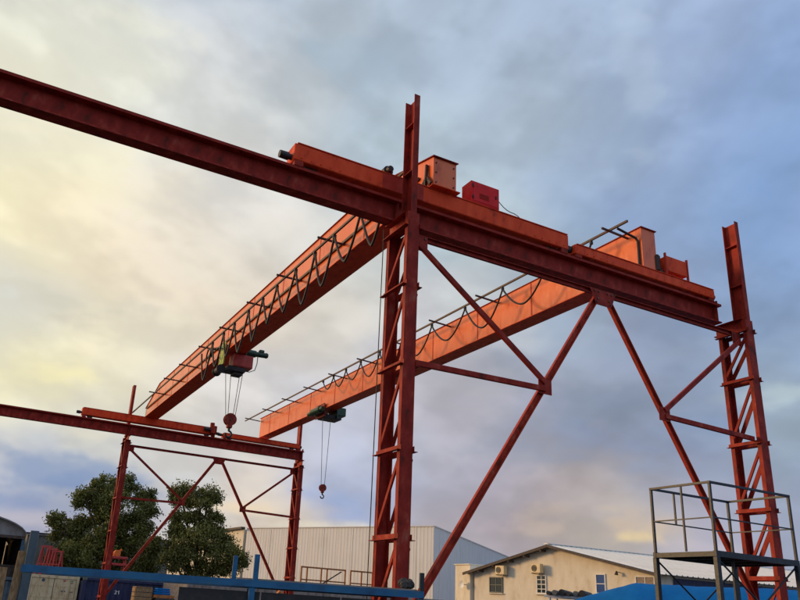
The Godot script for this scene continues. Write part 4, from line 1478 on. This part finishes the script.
func office() -> void:
	var l := Vector3(36.5, 0, -46.8)
	var r := Vector3(40.0, 0, -29.9)
	var u := (r - l).normalized()
	var n := Vector3(-u.z, 0, u.x)
	if n.x > 0:
		n = -n
	var L := l.distance_to(r)
	var f := Vector3(1, 0, 0.06).normalized()
	var t := thing("office_building", "cream two storey gabled building with white roof, right of centre", "building", (l + r) / 2)
	var eave := 5.5
	var apex := 7.62
	var mid := L * 0.478
	# gable wall
	var st := mb()
	drawn(st, PackedVector2Array([Vector2(0, 0), Vector2(L, 0), Vector2(L, eave), Vector2(mid, apex - 0.1), Vector2(0, eave)]), l - n * 0.3, l, u, UP)
	part(st, "gable_wall", M["cream_wall"], t)
	st = mb()
	var LL := 48.0
	quad(st, r, r + f * LL, r + f * LL + UP * eave, r + UP * eave, -u.cross(UP).cross(UP))
	bar(st, r + UP * 2.0 + f * 0.4 + Vector3(0, 0, 0.04), r + f * LL + UP * 2.0 + Vector3(0, 0, 0.04), 0.06, 3.9)
	part(st, "side_wall", M["cream_wall"], t)
	st = mb()
	quad(st, l, l + f * LL, l + f * LL + UP * eave, l + UP * eave, -u)
	quad(st, l + f * LL, r + f * LL, r + f * LL + UP * eave, l + f * LL + UP * eave, f)
	part(st, "back_wall", M["cream_wall"], t)
	# upper band of the long side in dark blue
	st = mb()
	bar(st, r + UP * 4.75 + f * 1.2 + Vector3(0, 0, 0.10), r + f * LL + UP * 4.75 + Vector3(0, 0, 0.10), 0.06, 1.15)
	part(st, "blue_band", M["navy"], t)
	# white ribbed roof sheets, each slope in strips
	var over := n * 0.75
	for side in 2:
		var lo: Vector3 = (r + u * 0.55 + UP * (eave - 0.03)) if side == 1 else (l - u * 0.75 + UP * (eave - 0.08))
		var hi := l + u * mid + UP * (apex + 0.03)
		var nn := 24
		for i in nn:
			st = mb()
			var w := (LL + 0.75) / nn
			var s := (-over if false else over)
			var o := s - f * 0.0
			for k in 4:
				var k0 := i * w + k * w / 4
				var p0: Vector3 = f * k0 + o
				var p1: Vector3 = f * (k0 + w / 4 * 0.7) + o
				var p2: Vector3 = f * (k0 + w / 4 * 0.8) + o + UP * 0.07
				var p3: Vector3 = f * (k0 + w / 4 * 0.92) + o + UP * 0.07
				var p4: Vector3 = f * (k0 + w / 4) + o
				for q in [[p0, p1], [p1, p2], [p2, p3], [p3, p4]]:
					quad(st, lo + q[0], lo + q[1], hi + q[1], hi + q[0], UP)
			part(st, "roof_sheet", M["roof_white"], t)
	# ridge cap, barge boards and rafters under the verge
	st = mb()
	bar(st, l + u * mid + UP * (apex + 0.10) + over - f * 0.05, l + u * mid + UP * (apex + 0.10) + f * LL, 0.5, 0.05)
	part(st, "ridge_cap", M["roof_white"], t)
	for side in 2:
		var lo: Vector3 = (r + u * 0.55 + UP * (eave - 0.16)) if side == 1 else (l - u * 0.75 + UP * (eave - 0.21))
		var hi := l + u * mid + UP * (apex - 0.08)
		st = mb()
		bar(st, lo + over * 0.97, hi + over * 0.97, 0.05, 0.20)
		var bb := part(st, "barge_board", M["roof_dark"], t)
		st = mb()
		quad(st, lo + over * 0.9 + UP * 0.07, hi + over * 0.9 + UP * 0.07, hi + UP * 0.07, lo + UP * 0.07, -UP)
		part(st, "soffit", M["roof_dark"], bb)
	for i in 5:
		st = mb()
		var p := l + u * (mid * (0.12 + 0.2 * i)) + UP * lerpf(eave - 0.15, apex - 0.25, 0.12 + 0.2 * i)
		bar(st, p - n * 0.02, p + over * 0.92, 0.14, 0.16)
		part(st, "purlin", M["roof_dark"], t)
	# windows
	var on := func(k: float, y: float) -> Vector3: return l + u * k + UP * y + n * 0.02
	window(t, on.call(2.45, 4.48), u, n, 1.45, 1.3, 2, 2, M["glass"], M["sheet_grey"])
	window(t, on.call(7.15, 4.62), u, n, 0.95, 1.45, 2, 4, M["glass"], M["white_paint"])
	window(t, on.call(12.55, 4.77), u, n, 0.85, 1.45, 1, 2, M["glass_blue"], M["white_paint"])
	window(t, on.call(16.15, 5.0), u, n, 1.5, 0.75, 2, 1, M["concrete"], M["white_paint"])
	# lean-to wall end at the left
	var w2 := thing("side_wing", "low cream wing wall at the left end of the gabled building", "building", l)
	st = mb()
	box2(st, Vector3(36.2, 0, -49.3), Vector3(44.0, 6.1, -47.05), 0.02)
	part(st, "wall", M["cream_wall"], w2)
	st = mb()
	box2(st, Vector3(36.1, 6.101, -49.4), Vector3(44.1, 6.2, -47.0), 0.02)
	part(st, "coping", M["cream_wall"], w2)
	var ls := thing("satellite_dish", "white round dish on the wing wall left of the gabled building", "dish", Vector3(36.05, 4.42, -47.6))
	st = mb()
	for i in 16:
		for j in 3:
			var a0 := TAU * i / 16
			var a1 := TAU * (i + 1) / 16
			var r0 := 0.32 * j / 3.0
			var r1 := 0.32 * (j + 1) / 3.0
			var pt := func(a: float, rr: float) -> Vector3: return Vector3(-0.25 - 0.10 * (rr / 0.32) * (rr / 0.32), cos(a) * rr, sin(a) * rr)
			quad(st, pt.call(a0, r0), pt.call(a1, r0), pt.call(a1, r1), pt.call(a0, r1), Vector3.LEFT)
	lpart(st, "bowl", M["white_paint"], ls)
	st = mb()
	cyl(st, Vector3(0.15, 0, 0), Vector3(-0.25, 0, 0), 0.03, 0.03, 8)
	lpart(st, "arm", M["sheet_grey"], ls)
	# air conditioners
	for e in [[3.35, 5.66, "air conditioner box above the wide window of the cream gable"], [7.05, 5.82, "air conditioner box above the narrow barred window of the cream gable"]]:
		var q: Vector3 = on.call(e[0], e[1])
		var ac := thing("air_conditioner", e[2], "air conditioner", q, "air conditioners on the gable")
		st = mb()
		bx(st, q + n * 0.42, Vector3(0.95, 0.72, 0.42), 0.03, Basis(u, UP, n))
		part(st, "case", M["cream_steel"], ac)
		st = mb()
		ring_shape(st, q + n * 0.64 - u * 0.12, n, 0.24, 0.02)
		for k in 4:
			bar(st, q + n * 0.64 - u * 0.34 + UP * (k * 0.1 - 0.15), q + n * 0.64 + u * 0.10 + UP * (k * 0.1 - 0.15), 0.012, 0.012)
		part(st, "fan_grille", M["black"], ac)
		st = mb()
		cyl(st, q + n * 0.615 - u * 0.12, q + n * 0.636 - u * 0.12, 0.20, 0.20, 20)
		part(st, "fan", M["black"], ac)
		for s in [-0.35, 0.35]:
			st = mb()
			bar(st, q + u * s - UP * 0.40, q + u * s - UP * 0.40 + n * 0.66, 0.05, 0.05)
			part(st, "bracket", M["sheet_grey"], ac)
	var lp := thing("wall_lamp", "small dark wall lamp on the gable right of the blue window", "lamp", on.call(14.1, 5.62))
	st = mb()
	bar(st, Vector3.ZERO, n * 0.3, 0.05, 0.05)
	cyl(st, n * 0.3 + UP * 0.06, n * 0.36 - UP * 0.2, 0.05, 0.14, 12)
	lpart(st, "lamp_head", M["roof_dark"], lp)

func tarp_load() -> void:
	# load under a blue sheet in front of the building
	var t := thing("tarp_covered_load", "bright blue tarpaulin stretched over a load behind the access platform", "tarpaulin", Vector3(13.2, 0, -6.6))
	var n := FastNoiseLite.new()
	n.seed = 4
	n.frequency = 0.55
	n.fractal_octaves = 3
	var a := Vector3(10.9, 0, -9.3)
	var u := (Vector3(14.9, 0, -4.7) - a).normalized()
	var v := Vector3(u.z, 0, -u.x)
	if v.x < 0:
		v = -v
	var L := 7.6
	var W := 4.0
	var nx := 44
	var nz := 26
	var P := []
	for i in nx + 1:
		var row := []
		for j in nz + 1:
			var k := float(i) / nx
			var q := float(j) / nz
			var x := lerpf(0, L, k)
			var edge := minf(q, 1.0 - q)
			var h := 2.40 + 0.94 * minf(k / 0.36, 1.0) + 0.02 * sin(k * 9.0)
			h -= 0.5 * smoothstep(0.96, 1.0, k)
			h *= smoothstep(0.0, 0.10, edge) * 0.75 + 0.25 * smoothstep(0.0, 0.4, edge)
			h += 0.03 * n.get_noise_2d(x * 3.0, q * 8.0) * smoothstep(0.0, 0.08, edge)
			row.append(a + u * x + v * (q * W) + UP * maxf(h, 0.02))
		P.append(row)
	var st := mb()
	st.set_smooth_group(1)
	for i in nx:
		for j in nz:
			quad(st, P[i][j], P[i + 1][j], P[i + 1][j + 1], P[i][j + 1], UP)
	part(st, "sheet", M["tarp"], t)
	st = mb()
	tube(st, [a + u * 1.0 + v * 0.1 + UP * 1.2, a + u * 0.4 - v * 0.4 + UP * 0.5, a - v * 0.8 + UP * 0.02], 0.012, 6)
	part(st, "tie_rope", M["rope"], t)

func vault_shed() -> void:
	var t := thing("vaulted_shed", "dark open shed with curved grey roof at the left edge", "shed", Vector3(-6.9, 0, -33))
	var zf := -33.0
	var zb := -46.0
	var c := -6.9
	var hw := 5.16
	var sp := 4.40
	var rise := 1.15
	var n := 20
	for i in n:
		var a0 := PI * i / n
		var a1 := PI * (i + 1) / n
		var p0 := Vector3(c + cos(a0) * hw, sp + sin(a0) * rise, 0)
		var p1 := Vector3(c + cos(a1) * hw, sp + sin(a1) * rise, 0)
		var st := mb()
		quad(st, p0 + Vector3(0, 0, zf + 0.3), p1 + Vector3(0, 0, zf + 0.3), p1 + Vector3(0, 0, zb), p0 + Vector3(0, 0, zb), UP)
		quad(st, p0 + Vector3(0, 0.06, zf + 0.3), p1 + Vector3(0, 0.06, zf + 0.3), p1 + Vector3(0, 0, zf + 0.3), p0 + Vector3(0, 0, zf + 0.3), Vector3.BACK)
		quad(st, p0 + Vector3(0, 0.06, zf + 0.3), p1 + Vector3(0, 0.06, zf + 0.3), p1 + Vector3(0, 0.06, zb), p0 + Vector3(0, 0.06, zb), UP)
		part(st, "roof_sheet", M["vault"], t)
		st = mb()
		quad(st, Vector3(p0.x, sp, zf), Vector3(p1.x, sp, zf), p1 + Vector3(0, -0.002, zf), p0 + Vector3(0, -0.002, zf), Vector3.BACK)
		part(st, "gable_sheet", M["vault"], t)
	var s2 := mb()
	box2(s2, Vector3(c - hw, sp - 0.14, zf - 0.1), Vector3(c + hw, sp - 0.001, zf + 0.05))
	part(s2, "lintel", M["roof_dark"], t)
	for x in [c - hw, c + hw - 0.15]:
		s2 = mb()
		box2(s2, Vector3(x, 0, zf - 0.15), Vector3(x + 0.15, sp - 0.15, zf), 0.01)
		part(s2, "post", M["blue_worn"], t)
		s2 = mb()
		box2(s2, Vector3(x + 0.04, 0, zb), Vector3(x + 0.11, sp - 0.002, zf - 0.16))
		part(s2, "side_wall", M["sheet_dark"], t)
	s2 = mb()
	box2(s2, Vector3(c - hw + 0.16, 0, zb), Vector3(c + hw - 0.16, sp + 1.0, zb + 0.1))
	part(s2, "back_wall", M["sheet_dark"], t)
	s2 = mb()
	box2(s2, Vector3(c - hw + 0.16, 0, zf - 1.2), Vector3(c + hw - 0.16, 3.0, zf - 1.0))
	part(s2, "timber_screen", M["roof_dark"], t)

func grey_shed() -> void:
	var t := thing("sheet_shed", "weathered green grey sheet metal shed behind the left tree", "shed", Vector3(6, 0, -47))
	ribbed_wall(t, Vector3(-0.9, 0, -42.8), Vector3(9.0, 0, -46.0), 5.05, 5.6, 1.4, 0.35, M["sheet_grey"], Vector3(0.27, 0, 0.96))
	ribbed_wall(t, Vector3(-0.9, 0, -42.8), Vector3(-3.0, 0, -52.0), 5.05, 5.05, 1.4, 0.35, M["sheet_grey"], Vector3(-0.97, 0, 0.2))
	var st := mb()
	bar(st, Vector3(-1.1, 5.12, -42.7), Vector3(9.0, 5.67, -45.9), 0.3, 0.12)
	part(st, "roof_edge", M["roof_dark"], t)
	st = mb()
	quad(st, Vector3(-1, 5.06, -42.9), Vector3(9, 5.62, -46.1), Vector3(9, 5.62, -56), Vector3(-3, 5.06, -52), UP)
	part(st, "roof", M["roof_dark"], t)
	st = mb()
	quad(st, Vector3(9, 0, -46), Vector3(9, 0, -56), Vector3(9, 5.6, -56), Vector3(9, 5.6, -46), Vector3.RIGHT)
	quad(st, Vector3(-3, 0, -52), Vector3(9, 0, -56), Vector3(9, 5.6, -56), Vector3(-3, 5.05, -52), Vector3.FORWARD)
	part(st, "back_wall", M["sheet_grey"], t)

# ------------------------------------------------------------ trees
func tree(at: Vector3, label: String, blobs: Array, sd: int, tone: Vector3, per: float) -> void:
	var r := RandomNumberGenerator.new()
	r.seed = sd
	var t := thing("pepper_tree", label, "tree", at, "trees behind the containers")
	var st := mb()
	var top := Vector3(0.2, 3.2, 0)
	tube(st, [Vector3(0, -0.05, 0), Vector3(0.1, 1.2, 0.05), Vector3(0.05, 2.2, 0), top], 0.24, 9)
	for b in blobs:
		var c: Vector3 = b[0]
		tube(st, [Vector3(0.08, 1.5 + r.randf() * 1.4, 0), Vector3(c.x * 0.45, lerpf(2.8, c.y, 0.45), c.z * 0.45), c + Vector3(r.randf_range(-0.2, 0.2), 0.1, 0), c + Vector3(r.randf_range(-0.4, 0.4), b[1] * 0.6, r.randf_range(-0.3, 0.3))], 0.07, 6)
	lpart(st, "trunk", M["bark"], t)
	st = SurfaceTool.new()
	st.begin(Mesh.PRIMITIVE_TRIANGLES)
	for b in blobs:
		var c: Vector3 = b[0]
		var R: float = b[1]
		var clumps := int(10.0 * R * R) + 7
		for k in clumps:
			var d := Vector3(r.randfn(), r.randfn(), r.randfn()).normalized()
			var cc := c + d * R * pow(r.randf(), 0.45) * r.randf_range(0.8, 1.02)
			var cr := r.randf_range(0.22, 0.5)
			var shade := r.randf_range(0.72, 1.25)
			var yellow := r.randf_range(0.0, 0.35)
			var nl := int(per * r.randf_range(0.6, 1.3))
			for q in nl:
				var o := Vector3(r.randfn(), r.randfn() * 0.85, r.randfn()) * cr * 0.5
				var p := cc + o
				if p.y < 0.3:
					continue
				var dir := (Vector3(r.randfn(), r.randfn() - 0.7, r.randfn()) + o * 0.8).normalized()
				var sd2 := dir.cross(Vector3(r.randfn(), r.randfn(), r.randfn())).normalized()
				var ll := r.randf_range(0.09, 0.18)
				var ww := ll * 0.26
				var kk := shade * r.randf_range(0.75, 1.25)
				var col := Color((tone.x + 0.05 * yellow) * kk, (tone.y + 0.035 * yellow) * kk, tone.z * kk)
				st.set_color(col)
				var nrm := dir.cross(sd2).normalized()
				st.set_normal(nrm)
				var e0 := p - dir * ll * 0.5
				var e1 := p + sd2 * ww
				var e2 := p + dir * ll * 0.6
				var e3 := p - sd2 * ww
				for vv in [e0, e1, e2, e0, e2, e3]:
					st.set_color(col)
					st.set_normal(nrm)
					st.add_vertex(vv)
	var o2 := MeshInstance3D.new()
	o2.mesh = st.commit()
	o2.material_override = M["leaf"]
	o2.name = "crown"
	t.add_child(o2)

func ground() -> void:
	var st := mb()
	quad(st, Vector3(-400, 0, 300), Vector3(400, 0, 300), Vector3(400, 0, -500), Vector3(-400, 0, -500), UP)
	structure(st, "ground", M["dirt"])

func _ready() -> void:
	rng.seed = 5
	# camera
	var cam := Camera3D.new()
	cam.name = "camera"
	cam.projection = Camera3D.PROJECTION_FRUSTUM
	cam.near = 0.05
	cam.far = 1500.0
	cam.size = 0.05 * 600.0 / 741.18
	cam.frustum_offset = Vector2(60.54, 42.67) / 741.18 * 0.05
	cam.transform = Transform3D(Basis(Vector3(0.89036, 0.06170, 0.45105), Vector3(-0.20168, 0.94170, 0.26929), Vector3(-0.40814, -0.33074, 0.85090)).orthonormalized(), Vector3(-4.912, 2.2, 8.957))
	add_child(cam)
	cam.current = true
	# sky
	var env := Environment.new()
	env.background_mode = Environment.BG_SKY
	var sky := Sky.new()
	var pm := PanoramaSkyMaterial.new()
	pm.panorama = ImageTexture.create_from_image(fill_sky())
	sky.sky_material = pm
	env.sky = sky
	env.tonemap_mode = Environment.TONE_MAPPER_LINEAR
	env.tonemap_exposure = 1.0
	env.sdfgi_enabled = true
	env.ssao_enabled = true
	env.ssil_enabled = true
	var we := WorldEnvironment.new()
	we.name = "world_environment"
	we.environment = env
	add_child(we)
	# low sun behind thin cloud, to the left and ahead
	var sun := DirectionalLight3D.new()
	sun.name = "sun"
	sun.light_color = Color(1.0, 0.80, 0.56)
	sun.light_energy = 0.7
	sun.light_angular_distance = 12.0
	sun.shadow_enabled = true
	add_child(sun)
	sun.look_at_from_position(Vector3.ZERO, Vector3(0.78, -0.20, 0.56), UP)

	make_materials()
	ground()
	# runways
	runway_beam(0.0, "near maroon steel runway beam crossing the picture from the upper left")
	runway_beam(-SPAN, "far maroon steel runway beam low at the left, on the distant columns")
	var col := lattice_column("tall maroon laced column at the centre with a stub above the beam")
	col.position = Vector3(0.20, 0, 0)
	var cst := mb()
	tube(cst, [Vector3(-0.155, 7.7, -0.05), Vector3(-0.155, 4.0, -0.05), Vector3(-0.155, 0.05, -0.05)], 0.007, 6)
	var col2 := copy_of(col, Vector3(7.71, 0, 0), 0.0, "maroon laced column at the right end of the near runway")
	copy_of(col, Vector3(-7.3, 0, 0), 0.0, "maroon laced column of the near runway beyond the left edge")
	copy_of(col, Vector3(0.24, 0, -SPAN), PI, "far left maroon laced column in front of the trees")
	copy_of(col, Vector3(7.55, 0, -SPAN), PI, "far right maroon laced column in front of the white warehouse")
	copy_of(col, Vector3(-7.2, 0, -SPAN), PI, "maroon laced column of the far runway beyond the left edge")
	lpart(cst, "conduit", M["cable"], col)
	brace_frame(0.4, "near red K brace between the tall centre column and the right column", 0.302, 7.608)
	brace_frame(-SPAN - 0.35, "far thin K brace between the two distant columns", 0.342, 7.448)
	crane_long()
	crane_short()
	hoist_long()
	hoist_short()
	# buildings
	warehouse()
	office()
	loading_dock()
	vault_shed()
	grey_shed()
	# trees
	tree(Vector3(3.30, 0, -36.30), "broad olive green tree at the left, behind the far left column", [[Vector3(-3.27, 5.65, -0.57), 0.40], [Vector3(-2.08, 5.31, -0.71), 0.97], [Vector3(-1.89, 6.92, 0.07), 0.80], [Vector3(-1.27, 7.61, -0.24), 0.86], [Vector3(0.03, 8.02, -0.72), 0.80], [Vector3(1.24, 7.50, -0.49), 0.80], [Vector3(-0.53, 6.37, 0.58), 1.37], [Vector3(1.18, 5.61, 0.76), 1.09], [Vector3(-1.65, 4.03, 0.54), 1.37], [Vector3(0.92, 4.06, 0.28), 1.60], [Vector3(-0.53, 4.79, 0.76), 1.43], [Vector3(-2.76, 3.50, -0.34), 0.69], [Vector3(-2.57, 4.60, -0.66), 0.74], [Vector3(1.50, 6.67, 0.70), 0.63], [Vector3(2.13, 3.87, 0.11), 0.80]], 41, Vector3(0.145, 0.155, 0.034), 300.0)
	tree(Vector3(7.55, 0, -33.24), "narrower olive green tree between the far columns, in front of the cream wall", [[Vector3(-1.30, 7.42, -0.46), 0.71], [Vector3(0.07, 7.65, -0.37), 0.60], [Vector3(-0.58, 6.60, 0.22), 0.98], [Vector3(-1.50, 5.78, -0.44), 0.82], [Vector3(0.62, 6.00, -0.56), 0.82], [Vector3(1.59, 5.02, -0.25), 0.71], [Vector3(-0.49, 4.78, 0.56), 1.31], [Vector3(1.26, 3.77, 0.95), 0.76], [Vector3(-1.73, 4.09, 0.35), 0.93], [Vector3(0.05, 3.35, 0.12), 1.09], [Vector3(1.67, 4.13, 1.42), 0.55], [Vector3(-2.76, 4.59, -0.65), 0.55]], 67, Vector3(0.15, 0.15, 0.032), 300.0)
	# yard
	container_cream()
	container_navy()
	yard_stack()
	red_frames()
	tarp_load()
	pipe_stand()
	access_platform()
	blue_rack()
